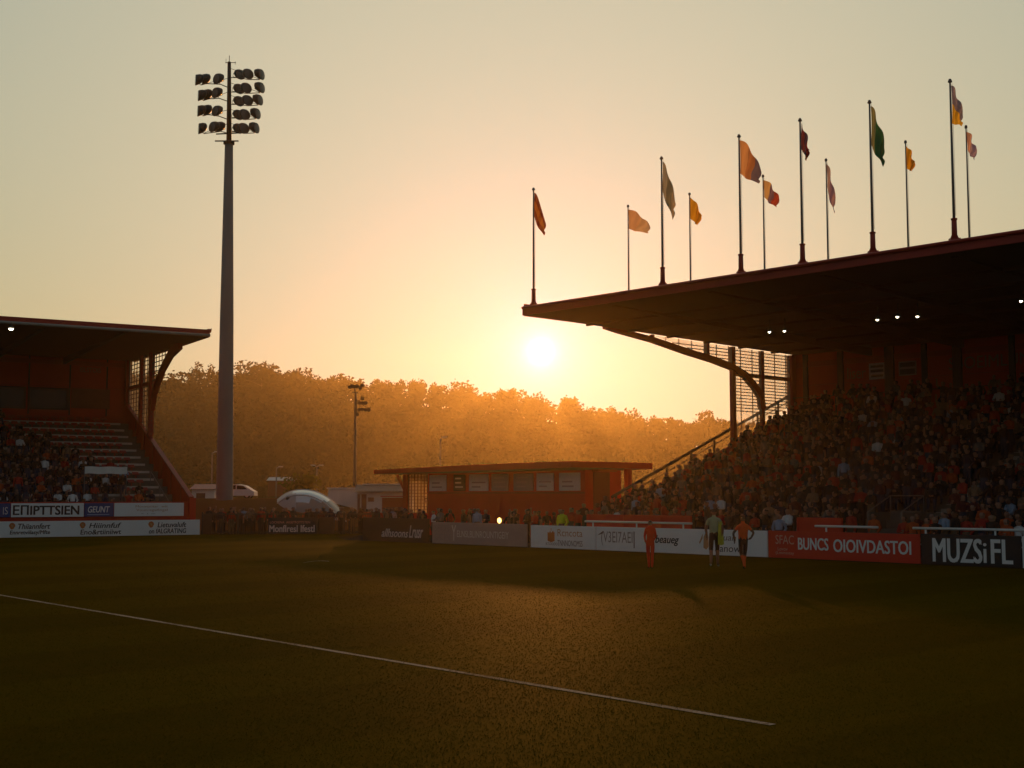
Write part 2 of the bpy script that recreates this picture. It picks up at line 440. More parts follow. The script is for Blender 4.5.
# dust scatters forward: the half of the sky away from the sun stays dim
fwd = nt.nodes.new('ShaderNodeMapRange'); fwd.interpolation_type = 'SMOOTHSTEP'
fwd.inputs[1].default_value = 0.40; fwd.inputs[2].default_value = 1.25; fwd.inputs[3].default_value = 1.0; fwd.inputs[4].default_value = 0.22
nt.links.new(dif, fwd.inputs[0])
fs_ = nt.nodes.new('ShaderNodeVectorMath'); fs_.operation = 'SCALE'
nt.links.new(base, fs_.inputs[0]); nt.links.new(fwd.outputs[0], fs_.inputs[3])
anti = nt.nodes.new('ShaderNodeMapRange'); anti.interpolation_type = 'SMOOTHSTEP'
anti.inputs[1].default_value = 0.7; anti.inputs[2].default_value = 1.6; nt.links.new(dif, anti.inputs[0])
fs_ = vmath('ADD', fs_.outputs['Vector'], tint((0.62, 0.66, 0.80), anti.outputs[0], BACK_SKY))
base = vmath('ADD', fs_.outputs['Vector'], tint((1.0, 1.25, 1.45), lobe(0.44, 2.0), 2.05)).outputs['Vector']
acc = vmath('ADD', base, dust1).outputs['Vector']
acc = vmath('ADD', acc, dust2).outputs['Vector']
acc = vmath('ADD', acc, tint((0.1, 0.3, 1.0), lobe(0.028, 1.0), 3.4)).outputs['Vector']
nt.links.new(acc, bg.inputs['Color'])
bg.inputs['Strength'].default_value = 0.10
wd.cycles.sampling_method = 'MANUAL'; wd.cycles.sample_map_resolution = 2048

S.view_settings.view_transform = 'Standard'; S.view_settings.look = 'None'
S.view_settings.exposure = 0.0; S.view_settings.gamma = 1.0; S.view_settings.use_curve_mapping = False
S.cycles.use_denoising = True
S.cycles.max_bounces = 6; S.cycles.diffuse_bounces = 3; S.cycles.glossy_bounces = 2; S.cycles.transmission_bounces = 3
S.cycles.transparent_max_bounces = 12; S.cycles.volume_bounces = 0
S.cycles.sample_clamp_indirect = 4.0

# ------------------------------------------------------------------ ground, pitch, hill, wood, air
def grid_mesh(name, xs, ys, zf, m):
    vs = [(x, y, zf(x, y)) for y in ys for x in xs]; nx = len(xs)
    fs = [(j * nx + i, j * nx + i + 1, (j + 1) * nx + i + 1, (j + 1) * nx + i) for j in range(len(ys) - 1) for i in range(nx - 1)]
    me = bpy.data.meshes.new(name); me.from_pydata(vs, [], fs); me.materials.append(m)
    me.polygons.foreach_set('use_smooth', [True] * len(fs)); me.update(); return me

def smooth(a, b, x):
    t = min(1, max(0, (x - a) / (b - a))); return t * t * (3 - 2 * t)

HY0, HY1 = 750.0, 850.0
CREST = [(-1000, 85.6), (-260, 82.6), (-210, 82.6), (-160, 84.0), (-120, 81.6), (-80, 78.8), (-40, 76.2), (0, 72.0), (24, 68.2), (50, 62.8), (80, 56.0), (120, 51.6), (150, 53.6), (190, 49.6), (300, 57.6), (1000, 65.6)]
def crest(x):
    for (a, za), (b, zb) in zip(CREST, CREST[1:]):
        if a <= x <= b: return za + (zb - za) * (x - a) / (b - a)
    return 34
def hill_z(x, y):
    k = smooth(HY0, HY1, y)
    z = (crest(x) - 18.0) * k + 4.0 * math.sin(x * 0.022 + y * 0.03) * k * (1 - k) * 2
    return z - 0.05 + (1 - smooth(HY0 - 5, HY0 + 15, y)) * -0.5
struct(link('hill', grid_mesh('hill', [i * 20 - 900 for i in range(91)], [HY0 - 20 + j * 10 for j in range(25)], hill_z, M['hill_soil'])))

gx = [-940, -400, -100, -50, 0, 50, 100, 400, 940]; gy = [-80, -20, 20, 60, 100, 150, 300, 600, 1000]
struct(link('ground', grid_mesh('ground', gx, gy, lambda x, y: -0.06, M['rough_ground'])))
# playing field: a sheet bounded by the two board lines and the far fence
pm = MB()
p_far = ground(200, 534.5); q_far = Vector((-8.2, 80.6, 0))
pit = [Vector((-60, -40, 0)), Vector((60, -40, 0)), RS.w(58, -0.2), RS.w(-13.8, -0.2), RS.w(-19.5, 3.2), q_far, p_far, LS.w(-45, 0.15), Vector((-60, 40, 0))]
pm.add([(p.x, p.y, 0.0) for p in pit], [tuple(range(len(pit)))])
struct(obj('pitch', pm, M['grass']))
# apron behind boards
am = MB()
ap = [RS.w(58, -0.2), RS.w(58, 30), RS.w(-24, 30), RS.w(-24, -0.2 + 9), RS.w(-13.8, -0.2)]
am.add([(p.x, p.y, -0.02) for p in ap], [tuple(range(len(ap)))])
struct(obj('paved_apron', am, M['tarmac']))
# white touch line
a, b = ground(-260, 551.5), ground(773, 725.2)
d = (b - a).normalized(); s = Vector((-d.y, d.x, 0)); lm = MB()
n = 160; vs = []
for i in range(n + 1):
    p = a + (b - a) * i / n; w = 0.055 + random.uniform(-0.008, 0.008)
    vs += [(p.x + s.x * w, p.y + s.y * w, 0.006), (p.x - s.x * w, p.y - s.y * w, 0.006)]
lm.add(vs, [(2 * i, 2 * i + 1, 2 * i + 3, 2 * i + 2) for i in range(n)])
struct(obj('touch_line', lm, M['line_paint']))
# short arc mark farther out
lm = MB(); vs = []; n = 20
c0, c1, c2 = ground(303, 563), ground(318, 560), ground(329, 561.5)
for i in range(n + 1):
    t = i / n; p = c0 * (1 - t) ** 2 + c1 * 2 * t * (1 - t) + c2 * t * t
    vs += [(p.x, p.y + 0.14, 0.006), (p.x, p.y - 0.14, 0.006)]
lm.add(vs, [(2 * i + 1, 2 * i + 3, 2 * i + 2, 2 * i) for i in range(n)])
struct(obj('corner_mark', lm, M['line_paint']))

# grass blades standing on the near half of the pitch
def blades():
    n = 260000
    t = 1 - np.sqrt(NR.random(n)); Y = 9.5 + t * 48
    X = (NR.random(n) * 2 - 1) * (0.42 * Y + 0.5)
    h = NR.uniform(0.007, 0.018, n); w = NR.uniform(0.002, 0.0035, n) * (0.7 + Y / 16)
    a = NR.uniform(0, 2 * np.pi, n); l = NR.uniform(0, 0.025, n); b = NR.uniform(0, 2 * np.pi, n)
    p = np.zeros((n, 3, 3)); dx, dy = np.cos(a) * w, np.sin(a) * w
    p[:, 0, 0] = X - dx; p[:, 0, 1] = Y - dy; p[:, 1, 0] = X + dx; p[:, 1, 1] = Y + dy
    p[:, 2, 0] = X + np.cos(b) * l; p[:, 2, 1] = Y + np.sin(b) * l; p[:, 2, 2] = h
    me = bpy.data.meshes.new('grass'); me.vertices.add(n * 3); me.vertices.foreach_set('co', p.ravel())
    me.loops.add(n * 3); me.loops.foreach_set('vertex_index', np.arange(n * 3, dtype=np.int32))
    me.polygons.add(n); me.polygons.foreach_set('loop_start', np.arange(0, n * 3, 3, dtype=np.int32))
    me.polygons.foreach_set('loop_total', np.full(n, 3, dtype=np.int32))
    me.materials.append(M['blade']); me.update(calc_edges=True); return me
struct(link('grass', blades()), 'short olive grass blades growing on the football pitch', 'grass', 'stuff')

def quads_mesh(name, P, m):
    """P: (n,4,3) array of quads"""
    n = len(P); me = bpy.data.meshes.new(name)
    me.vertices.add(n * 4); me.vertices.foreach_set('co', P.reshape(-1))
    me.loops.add(n * 4); me.loops.foreach_set('vertex_index', np.arange(n * 4, dtype=np.int32))
    me.polygons.add(n); me.polygons.foreach_set('loop_start', np.arange(0, n * 4, 4, dtype=np.int32))
    me.polygons.foreach_set('loop_total', np.full(n, 4, dtype=np.int32))
    me.materials.append(m); me.update(calc_edges=True); return me

def crown_quads(n, rx, rz, lobes, size, rng, shell=0.55):
    """leaf clumps spread over uneven lobes round the origin; z from 0 up"""
    cs = []
    for i in range(lobes):
        a = rng.uniform(0, 2 * np.pi); q = rng.uniform(0.15, 0.62)
        cs.append((np.cos(a) * q * rx, np.sin(a) * q * rx, rz * rng.uniform(0.16, 0.82), rng.uniform(0.32, 0.55)))
    cs = np.array(cs); k = rng.integers(0, lobes, n)
    v = rng.normal(size=(n, 3)); v /= np.linalg.norm(v, axis=1)[:, None]
    r = rng.uniform(shell, 1.06, n)[:, None]
    c = cs[k, :3] + v * r * cs[k, 3][:, None] * np.array([rx, rx, rz * 0.62])
    u = rng.normal(size=(n, 3)); u /= np.linalg.norm(u, axis=1)[:, None]
    w = np.cross(u, rng.normal(size=(n, 3))); w /= np.linalg.norm(w, axis=1)[:, None]
    s = (size * rng.uniform(0.55, 1.3, n))[:, None]
    u *= s; w *= s * 0.7
    return np.stack([c - u - w * 0.4, c + w, c + u + w * 0.3, c - w], 1)

vari = [crown_quads(400, 9.2, 19.0, 8, 1.16, NR) for _ in range(9)]
blocks = []; 
def add_wood_tree(x, y, sc, sz):
    q = vari[random.randrange(9)].copy(); a = random.uniform(0, 6.28); c, s_ = math.cos(a), math.sin(a)
    X = q[..., 0] * c - q[..., 1] * s_; Y = q[..., 0] * s_ + q[..., 1] * c
    q[..., 0] = X * sc + x; q[..., 1] = Y * sc + y; q[..., 2] = q[..., 2] * sz + hill_z(x, y) - 1.2
    blocks.append(q)
x = -400.0
for row in range(13):                                   # rows of crowns climbing the hillside
    y = HY0 + 6 + row * 9.0
    step = 13.0
    x = -380.0 + random.uniform(0, 12)
    while x < 400:
        g = random.gauss(0, 1)
        add_wood_tree(x + random.uniform(-4, 4), y + random.uniform(-4, 4), random.uniform(0.75, 1.25), max(0.7, 0.94 + 0.08 * g))
        x += step * random.uniform(0.7, 1.3)
struct(link('forest', quads_mesh('forest', np.concatenate(blocks), M['leaf'])), 'hazy wooded hillside closing the view behind the ground', 'wood', 'stuff')

def tree(label, px, py_top, Y, rx, loose=0.5, nq=900, lobes=9, lsize=0.42, zb=None, m='leaf', cat='tree', name='tree', trunk_h=0.35):
    p = at_depth(px, py_top, Y); zb = hill_z(p.x, Y) if zb is None else zb
    h = p.z - zb
    root = thing(name, label, cat, (p.x, Y, zb), random.uniform(0, 6))
    t = MB(); top = h * 0.75
    t.tube([(0, 0, -0.3), (0.05 * h * .2, 0, top * 0.4), (0, 0.03 * h * .3, top)], [0.026 * h, 0.018 * h, 0.006 * h], 7)
    for i in range(7):
        a = i * 2.4; z0 = h * random.uniform(trunk_h, 0.65); L = rx * random.uniform(0.55, 0.9)
        t.tube([(0, 0, z0), (math.cos(a) * L * 0.5, math.sin(a) * L * 0.5, z0 + h * 0.1), (math.cos(a) * L, math.sin(a) * L, z0 + h * 0.16)], [0.011 * h, 0.007 * h, 0.003 * h], 5)
    obj('trunk', t, M['bark'], root)
    q = crown_quads(nq, rx, h * (1 - trunk_h * 0.8), lobes, lsize, NR, loose)
    q[..., 2] += h * trunk_h * 0.8 - 0.1 * h
    q[..., 2] *= h / q[..., 2].max()
    link('crown', quads_mesh('crown', q, M[m]), root)
    return root
tree('sparse ragged tree poking above the wooded skyline nearest the left stand', 194, 361, 842, 8.4, 0.3, 420, 6, 0.80)
tree('thin tree on the wooded skyline just left of the floodlight pole', 213, 363, 838, 5.2, 0.3, 260, 5, 0.72)
tree('broad rounded tree crown rising highest on the wooded hill', 262, 360.5, 832, 19, 0.45, 1300, 10, 1.24)
tree('lower rounded tree on the skyline right of the highest crown', 299, 366.5, 836, 13, 0.45, 800, 9, 1.2)
tree('isolated rounded tree at the low end of the skyline by the right stand', 713, 410, 842, 16, 0.45, 1200, 9, 1.2)
tree('pale green bush among the parked cars behind the silver tent', 296, 471.5, 150, 3.0, 0.4, 700, 7, 0.28, 0.6, 'leaf_pale', 'bush', 'bush', 0.12)

# earth bank behind the far fence
bm_ = MB(); bx = [-27, -24, -21, -17, -13.5, -11.5]; vs = []
for x in bx:
    hgt = 2.15 * smooth(-27.5, -25, x) * (1 - smooth(-15.5, -11.0, x)) + 0.02
    for y, k in ((90.5, 0.0), (93.0, 0.62), (95.5, 0.95), (100, 1.0), (112, 1.0), (120, 0.0)):
        vs.append((x, y, hgt * k - 0.03))
bm_.add(vs, [(i * 6 + j, (i + 1) * 6 + j, (i + 1) * 6 + j + 1, i * 6 + j + 1) for i in range(5) for j in range(5)], 0, True)
struct(obj('earth_bank', bm_, M['bank_earth']))

# the evening air
hz = MB(); hz.box(-960, 960, -100, 1020, -1.2, 112)
hm = bpy.data.materials.new('haze'); hm.use_nodes = True
hn = hm.node_tree; hn.nodes.remove(hn.nodes['Principled BSDF'])
pv = hn.nodes.new('ShaderNodeVolumePrincipled'); pv.inputs['Color'].default_value = (0.92, 0.79, 0.47, 1)
pv.inputs['Density'].default_value = HAZE_D; pv.inputs['Anisotropy'].default_value = HAZE_G
hn.links.new(pv.outputs[0], hn.nodes['Material Output'].inputs['Volume'])
ho = obj('haze', hz, hm); struct(ho, 'golden evening haze filling the air over the ground', 'haze', 'stuff')

# ------------------------------------------------------------------ people
# joints of a figure facing -y, standing 1.76 m; part colours: 0 skin 1 hair 2 top 3 legs 4 socks 5 shoes
def figure(pose, subsurf=0, hair='short', long_sleeve=True, shorts=False, fingers=False, bulk=1.0):
    P = {}; 
    P['pelvis'] = (0, 0, 0.94); P['belly'] = (0, 0.0, 1.10); P['chest'] = (0, 0.01, 1.30); P['collar'] = (0, 0.015, 1.44)
    P['neck'] = (0, 0.01, 1.52); P['chin'] = (0, -0.005, 1.57); P['head'] = (0, 0.0, 1.655); P['crown'] = (0, 0.012, 1.715)
    for s, k in ((-1, 'l'), (1, 'r')):
        P['sho' + k] = (s * 0.175, 0.015, 1.40); P['elb' + k] = (s * 0.235, 0.03, 1.13); P['wri' + k] = (s * 0.245, -0.04, 0.90); P['han' + k] = (s * 0.245, -0.07, 0.80)
        P['hip' + k] = (s * 0.09, 0, 0.88); P['kne' + k] = (s * 0.10, -0.015, 0.49); P['cuf' + k] = (s * 0.102, 0.0, 0.30); P['ank' + k] = (s * 0.105, 0.02, 0.09); P['toe' + k] = (s * 0.12, -0.13, 0.035)
    P.update(pose)
    rad = {'pelvis': (.155, .115), 'belly': (.14, .105), 'chest': (.165, .115), 'collar': (.10, .075), 'neck': (.055, .058), 'chin': (.066, .072), 'head': (.080, .098), 'crown': (.055, .068)}
    for k in 'lr':
        rad.update({'sho' + k: (.066, .066), 'elb' + k: (.046, .046), 'wri' + k: (.03, .034), 'han' + k: (.024, .045), 'hip' + k: (.095, .10), 'kne' + k: (.062, .066), 'cuf' + k: (.056, .06), 'ank' + k: (.038, .044), 'toe' + k: (.042, .03)})
    if bulk != 1.0:
        for q in ('belly', 'chest', 'collar'): rad[q] = (rad[q][0] * bulk, rad[q][1] * bulk)
    names = list(P); ix = {n: i for i, n in enumerate(names)}
    ed = [('pelvis', 'belly'), ('belly', 'chest'), ('chest', 'collar'), ('collar', 'neck'), ('neck', 'chin'), ('chin', 'head'), ('head', 'crown')]
    part = [3, 2, 2, 2, 0, 0, 0]
    for k in 'lr':
        ed += [('collar', 'sho' + k), ('sho' + k, 'elb' + k), ('elb' + k, 'wri' + k), ('wri' + k, 'han' + k)]; part += [2, 2, 2 if long_sleeve else 0, 0]
        ed += [('pelvis', 'hip' + k), ('hip' + k, 'kne' + k), ('kne' + k, 'cuf' + k), ('cuf' + k, 'ank' + k), ('ank' + k, 'toe' + k)]; part += [3, 3, 4 if shorts else 3, 4 if shorts else 3, 5]
    me = bpy.data.meshes.new('f'); me.from_pydata([P[n] for n in names], [(ix[a], ix[b]) for a, b in ed], [])
    o = bpy.data.objects.new('f', me); COL.objects.link(o)
    md = o.modifiers.new('s', 'SKIN'); md.use_smooth_shade = True; md.branch_smoothing = 0.4
    for i, n in enumerate(names):
        sv = me.skin_vertices[0].data[i]; sv.radius = rad[n]; sv.use_root = (n == 'pelvis')
    if subsurf:
        ss = o.modifiers.new('u', 'SUBSURF'); ss.levels = subsurf
    dg = bpy.context.evaluated_depsgraph_get(); dg.update()
    out = bpy.data.meshes.new_from_object(o.evaluated_get(dg))
    bpy.data.objects.remove(o); bpy.data.meshes.remove(me)
    V = [tuple(v.co) for v in out.vertices]; F = [tuple(p.vertices) for p in out.polygons]
    bpy.data.meshes.remove(out)
    mb = MB(); 
    segs = [(Vector(P[a]), Vector(P[b]), (sum(rad[a]) + sum(rad[b])) / 4, pt, a, b) for (a, b), pt in zip(ed, part)]
    hc = Vector(P['head'])
    for v in V: mb.v.append(v)
    for f in F:
        c = sum((Vector(V[i]) for i in f), Vector()) / len(f)
        best, bp = 9, 2
        for a, b, r, pt, na, nb in segs:
            ab = b - a; t = max(0, min(1, (c - a).dot(ab) / ab.length_squared)); dd = (c - a - ab * t).length - r
            if dd < best:
                best = dd; bp = pt
                if not long_sleeve and na.startswith('sho') and t > 0.55: bp = 0
                if shorts and na.startswith('hip') and t > 0.92: bp = 0
                if nb in ('head', 'crown') or na == 'chin':
                    rel = c - hc
                    hl = -0.02 if hair == 'short' else -0.11
                    bp = 1 if (rel.z > 0.055 or (rel.y > 0.0 and rel.z > hl) or (abs(rel.x) > 0.062 and rel.z > hl + 0.03 and rel.y > -0.03)) else 0
        mb.f.append(f); mb.m.append(bp); mb.sm.append(True)
    # face and ears
    e = Vector((0, -0.088, -0.03))
    mb.ball(hc + Vector((0, -0.096, -0.035)), .011, .016, .018, 0, 6, 4)
    for s in (-1, 1):
        mb.ball(hc + Vector((s * .080, .008, -.03)), .012, .02, .03, 0, 6, 4)
        if subsurf: mb.ball(hc + Vector((s * .03, -.086, -.005)), .012, .008, .008, 1, 6, 4)
    if subsurf: mb.ball(hc + Vector((0, -.078, -.075)), .022, .01, .006, 1, 6, 4)
    if hair == 'long':
        mb.ball(hc + Vector((0, .055, -.07)), .075, .05, .13, 1, 8, 5)
    if fingers:
        for k, s in (('l', -1), ('r', 1)):
            w = Vector(P['wri' + k]); h = Vector(P['han' + k]); dn = (h - w).normalized()
            side = Vector((0, 1, 0)) - dn * dn.y; side.normalize(); inw = dn.cross(side) * s
            for q, L in ((-0.03, .07), (-0.01, .08), (0.01, .075), (0.03, .058)):
                p0 = h + side * q + dn * 0.0
                mb.tube([p0, p0 + dn * L * .5 + inw * .006, p0 + dn * L * .85 + inw * .022], [.0105, .009, .006], 6, 0)
            p0 = w + dn * .035 - side * .03
            mb.tube([p0, p0 - side * .03 + dn * .03, p0 - side * .035 + dn * .06 + inw * .01], [.012, .011, .007], 6, 0)
    return mb

def arms(sho_l=None, **k): return {}
SIT = {'pelvis': (0, .06, .50), 'belly': (0, .05, .66), 'chest': (0, .03, .86), 'collar': (0, .025, 1.00), 'neck': (0, .01, 1.08), 'chin': (0, -.01, 1.13), 'head': (0, -.01, 1.215), 'crown': (0, 0, 1.275)}
for s, k in ((-1, 'l'), (1, 'r')):
    SIT.update({'sho' + k: (s * .175, .03, .96), 'elb' + k: (s * .23, -.02, .72), 'wri' + k: (s * .14, -.22, .62), 'han' + k: (s * .10, -.30, .60),
                'hip' + k: (s * .10, .02, .47), 'kne' + k: (s * .12, -.40, .50), 'cuf' + k: (s * .12, -.41, .30), 'ank' + k: (s * .12, -.40, .09), 'toe' + k: (s * .13, -.54, .04)})
SIT_LEAN = dict(SIT); SIT_LEAN.update({'chest': (0, -.05, .84), 'collar': (0, -.10, .97), 'neck': (0, -.14, 1.04), 'chin': (0, -.17, 1.08), 'head': (0.02, -.18, 1.165), 'crown': (0.02, -.17, 1.225),
    'shol': (-.175, -.09, .93), 'shor': (.175, -.09, .93), 'elbl': (-.2, -.22, .70), 'elbr': (.2, -.22, .70), 'wril': (-.08, -.42, .66), 'wrir': (.08, -.42, .66), 'hanl': (-.03, -.46, .70), 'hanr': (.03, -.46, .70)})
SIT_CLAP = dict(SIT); SIT_CLAP.update({'wril': (-.06, -.28, .92), 'wrir': (.06, -.28, .92), 'hanl': (-.02, -.32, 1.0), 'hanr': (.02, -.32, 1.0), 'elbl': (-.26, -.12, .78), 'elbr': (.26, -.12, .78)})
FOLD = {'elbl': (-.26, -.05, 1.14), 'elbr': (.26, -.05, 1.14), 'wril': (-.05, -.18, 1.17), 'wrir': (.05, -.19, 1.13), 'hanl': (.05, -.19, 1.19), 'hanr': (-.06, -.20, 1.12)}
ARM_UP = {'elbl': (-.33, -.05, 1.55), 'wril': (-.30, -.10, 1.80), 'hanl': (-.29, -.12, 1.90)}
POCKET = {'elbl': (-.28, .06, 1.15), 'elbr': (.28, .06, 1.15), 'wril': (-.20, -.06, .96), 'wrir': (.20, -.06, .96), 'hanl': (-.17, -.10, .90), 'hanr': (.17, -.10, .90)}
LEAN_ON = {'elbl': (-.24, -.18, 1.14), 'elbr': (.24, -.18, 1.14), 'wril': (-.17, -.36, 1.12), 'wrir': (.17, -.36, 1.12), 'hanl': (-.14, -.42, 1.13), 'hanr': (.14, -.42, 1.13)}
FIG = {}
for nm, pose in (('sit', SIT), ('lean', SIT_LEAN), ('clap', SIT_CLAP)):
    for h in ('short', 'long'): FIG[nm, h] = figure(pose, 0, h)
for nm, pose in (('stand', {}), ('fold', FOLD), ('armup', ARM_UP), ('pocket', POCKET), ('rest', LEAN_ON)):
    for h in ('short', 'long'): FIG[nm, h] = figure(pose, 0, h, long_sleeve=(nm != 'armup'))

def fabric(name, col): return mat('cloth_' + name, col, 0.9, 0.2, 9)
TOPS = {'black': (.010, .009, .010), 'dark brown': (.030, .016, .010), 'charcoal': (.020, .020, .022), 'navy': (.010, .014, .034), 'maroon': (.075, .010, .010),
        'red': (.34, .022, .013), 'orange': (.42, .07, .014), 'white': (.62, .60, .60), 'grey': (.12, .115, .11), 'pale blue': (.24, .31, .42), 'tan': (.20, .12, .07)}
CL = {k: fabric(k.replace(' ', '_'), v) for k, v in TOPS.items()}
HAIRS = {'dark': mat('hair_dark', (.012, .009, .007), 0.6, .2), 'brown': mat('hair_brown', (.06, .03, .015), 0.6, .2), 'fair': mat('hair_fair', (.26, .15, .06), 0.6, .2)}
SKINS = [mat('skin_%s' % n, c, 0.55, 0.06, 3) for n, c in (('light', (.30, .15, .10)), ('tanned', (.22, .105, .065)), ('deep', (.12, .055, .032)))]
LEGS = [fabric('denim', (.03, .04, .07)), CL['black'], fabric('khaki', (.14, .10, .06)), CL['charcoal']]
SHOE = fabric('shoe', (.03, .028, .026)); SHOE_W = fabric('shoe_white', (.7, .68, .64))
TOP_W = [('black', 30), ('dark brown', 19), ('charcoal', 12), ('navy', 5), ('maroon', 12), ('red', 16), ('orange', 5), ('white', 4), ('grey', 3), ('pale blue', 1.5), ('tan', 5)]
def pick(w, rnd=random):
    t = rnd.random() * sum(x for _, x in w)
    for k, x in w:
        t -= x
        if t <= 0: return k
    return w[-1][0]
FIG_ME = {}
def fig_mesh(key):
    if key not in FIG_ME:
        FIG_ME[key] = FIG[key].mesh('person', [SKINS[0], HAIRS['dark'], CL['black'], LEGS[0], LEGS[0], SHOE])
    return FIG_ME[key]
def person(key, loc, rz, top, hair='dark', skin=0, legs=None, sc=1.0):
    o = link('person', fig_mesh(key), None, loc, rz); o.scale = (sc, sc, sc)
    lg = legs or random.choice(LEGS)
    for i, m_ in enumerate((SKINS[skin], HAIRS[hair], CL[top], lg, lg, SHOE)):
        o.material_slots[i].link = 'OBJECT'; o.material_slots[i].material = m_
    return o

CROWD_M = list(CL.values()) + list(HAIRS.values()) + SKINS + LEGS[:1] + [SHOE]
CI = {m_.name: i for i, m_ in enumerate(CROWD_M)}
def lower(mb):
    v = np.array(mb.v); return v, mb.f, mb.m
FIG_A = {k: lower(v) for k, v in FIG.items()}
class Mass:
    def __init__(self): self.v = []; self.f = []; self.m = []; self.o = 0
    def add(self, key, loc, rz, top, hair, skin, sc=1.0):
        v, f, m = FIG_A[key]; c, s = math.cos(rz), math.sin(rz)
        p = np.empty_like(v); p[:, 0] = (v[:, 0] * c - v[:, 1] * s) * sc + loc[0]; p[:, 1] = (v[:, 0] * s + v[:, 1] * c) * sc + loc[1]; p[:, 2] = v[:, 2] * sc + loc[2]
        self.v.append(p); o = self.o; self.o += len(v)
        self.f += [tuple(i + o for i in q) for q in f]
        k = (CI[SKINS[skin].name], CI[HAIRS[hair].name], CI[CL[top].name], CI[LEGS[0].name], CI[LEGS[0].name], CI[SHOE.name])
        self.m += [k[i] for i in m]
    def build(self, name):
        me = bpy.data.meshes.new(name); me.from_pydata(np.concatenate(self.v).tolist(), [], self.f)
        for mm in CROWD_M: me.materials.append(mm)
        me.polygons.foreach_set('material_index', self.m); me.polygons.foreach_set('use_smooth', [True] * len(self.f)); me.update()
        return link(name, me)
ORD = ['', 'second ', 'third ', 'fourth ', 'fifth ', 'sixth ', 'seventh ', 'eighth ', 'ninth ', 'tenth ', 'eleventh ', 'twelfth ', 'thirteenth ', 'fourteenth ', 'fifteenth ', 'sixteenth ', 'seventeenth ', 'eighteenth ', 'nineteenth ', 'twentieth ']
def rank(i, n):
    if n == 1: return 'only '
    if i == 0: return 'first '
    if i == n - 1: return 'last '
    return ORD[i]

# ------------------------------------------------------------------ right stand
random.seed(21)
UL = 44.0
stand = thing('grandstand', 'big covered stand on the right, red back wall and flat jutting roof over packed terraces', 'grandstand', (RS.o[0], RS.o[1], 0), RS.a)
ROW_V0, ROW_D, ROW_Z0, ROW_H, NROW = 2.7, 0.85, 0.10, 0.318, 22
def row_v(k): return ROW_V0 + ROW_D * k
def row_z(k): return ROW_Z0 + ROW_H * k
prof = [(ROW_V0 - 0.45, -0.1), (ROW_V0 - 0.45, row_z(0))]
for k in range(1, NROW): prof += [(row_v(k) - 0.45, row_z(k - 1)), (row_v(k) - 0.45, row_z(k))]
prof += [(21.35, row_z(NROW - 1)), (21.35, -0.1)]
mb = MB(); mb.prism_x(prof, 0.0, UL); obj('terrace', mb, M['concrete_dark'], stand)
AISLES = [(17.1, 18.3), (33.0, 34.2)]
for a0, a1 in AISLES:
    mb = MB()
    for k in range(NROW - 1):
        mb.box(a0, a1, row_v(k) + 0.0, row_v(k) + 0.40, row_z(k) - 0.05, row_z(k) + ROW_H / 2)
        mb.box(a0 + 0.02, a1 - 0.02, row_v(k) - 0.44, row_v(k) - 0.38, row_z(k) + 0.002, row_z(k) + 0.012, 1)
    obj('stairway', mb, [M['concrete'], M['step_white']], stand)
# vomitory: opening with its handrails part way up beside the aisle
vo0, vo1 = 15.3, 16.9
mb = MB()
mb.box(vo0, vo0 + .12, row_v(2), row_v(4), 0.3, row_z(4) + 0.35); mb.box(vo1 - .12, vo1, row_v(2), row_v(4), 0.3, row_z(4) + 0.35)
mb.box(vo0 + .12, vo1 - .12, row_v(4) - .15, row_v(4), 0.3, row_z(4) + 0.4)
obj('exit_surround', mb, M['concrete_dark'], stand)
mb = MB()
for u in (vo0 + .06, vo1 - .06):
    mb.tube([(u, row_v(2), row_z(2) + 1.0), (u, row_v(4), row_z(4) + 1.0)], .025, 6)
    for k in (2, 4): mb.tube([(u, row_v(k), row_z(k) + .3), (u, row_v(k), row_z(k) + 1.0)], .022, 6)
mb.tube([(vo0 + .06, row_v(4), row_z(4) + 1.0), (vo1 - .06, row_v(4), row_z(4) + 1.0)], .025, 6)
obj('handrail', mb, M['pole_paint'], stand)
# roof
zt = RS.on_y(524, 309.5, 0)[1]; zt2 = RS.on_y(1022, 228.3, 0)[1]
ZT = 0.5 * (zt + zt2); U0 = RS.on_y(525.5, 312, 0)[0]
ZF = ZT - 0.36; ZB = RS.on_y(793, 355.5, 21.35)[1]
mb = MB()
mb.prism_x([(-0.05, ZT), (-0.05, ZF), (0.55, ZF - .02), (21.9, ZB), (21.9, ZT + 0.25), (10, ZT + .12)], U0, UL)
roof = obj('roof', mb, [M['soffit']], stand)
for p in list(roof.data.polygons):
    pass
mb = MB(); mb.box(U0 - .06, UL, -0.14, -0.055, ZF - .03, ZT + 0.03); mb.box(U0 - .06, U0 - .004, -0.05, 21.9, ZF - 0.05, ZT + 0.16)
mb.tube([(U0, -0.2, ZT - .05), (UL, -0.2, ZT - .05)], .07, 8)
obj('fascia', mb, M['red_steel'], roof)
mb = MB(); mb.prism_x([(-0.05, ZT + .004), (10, ZT + .124), (21.9, ZT + .254), (21.9, ZT + .30), (10, ZT + .17), (-0.05, ZT + .03)], U0 - .03, UL); obj('roof_sheeting', mb, M['roof_metal'], roof)
for u in [x * 5.4 + 5.2 for x in range(8)]:
    mb = MB(); mb.prism_x([(0.6, ZF - .03), (0.6, ZF - .08), (12, (ZF + ZB) / 2 - .34), (21.3, ZB - .42), (21.3, ZB - .004), (12, (ZF + ZB) / 2 - .01)], u - .11, u + .11)
    obj('beam', mb, M['soffit'], roof)
mb = MB()
for v in (4, 7, 10, 13, 16, 19):
    z = ZF + (ZB - ZF) * v / 21.3; mb.box(U0 + .1, UL, v - .05, v + .05, z - .12, z - .012)
obj('purlin', mb, M['soffit'], roof)
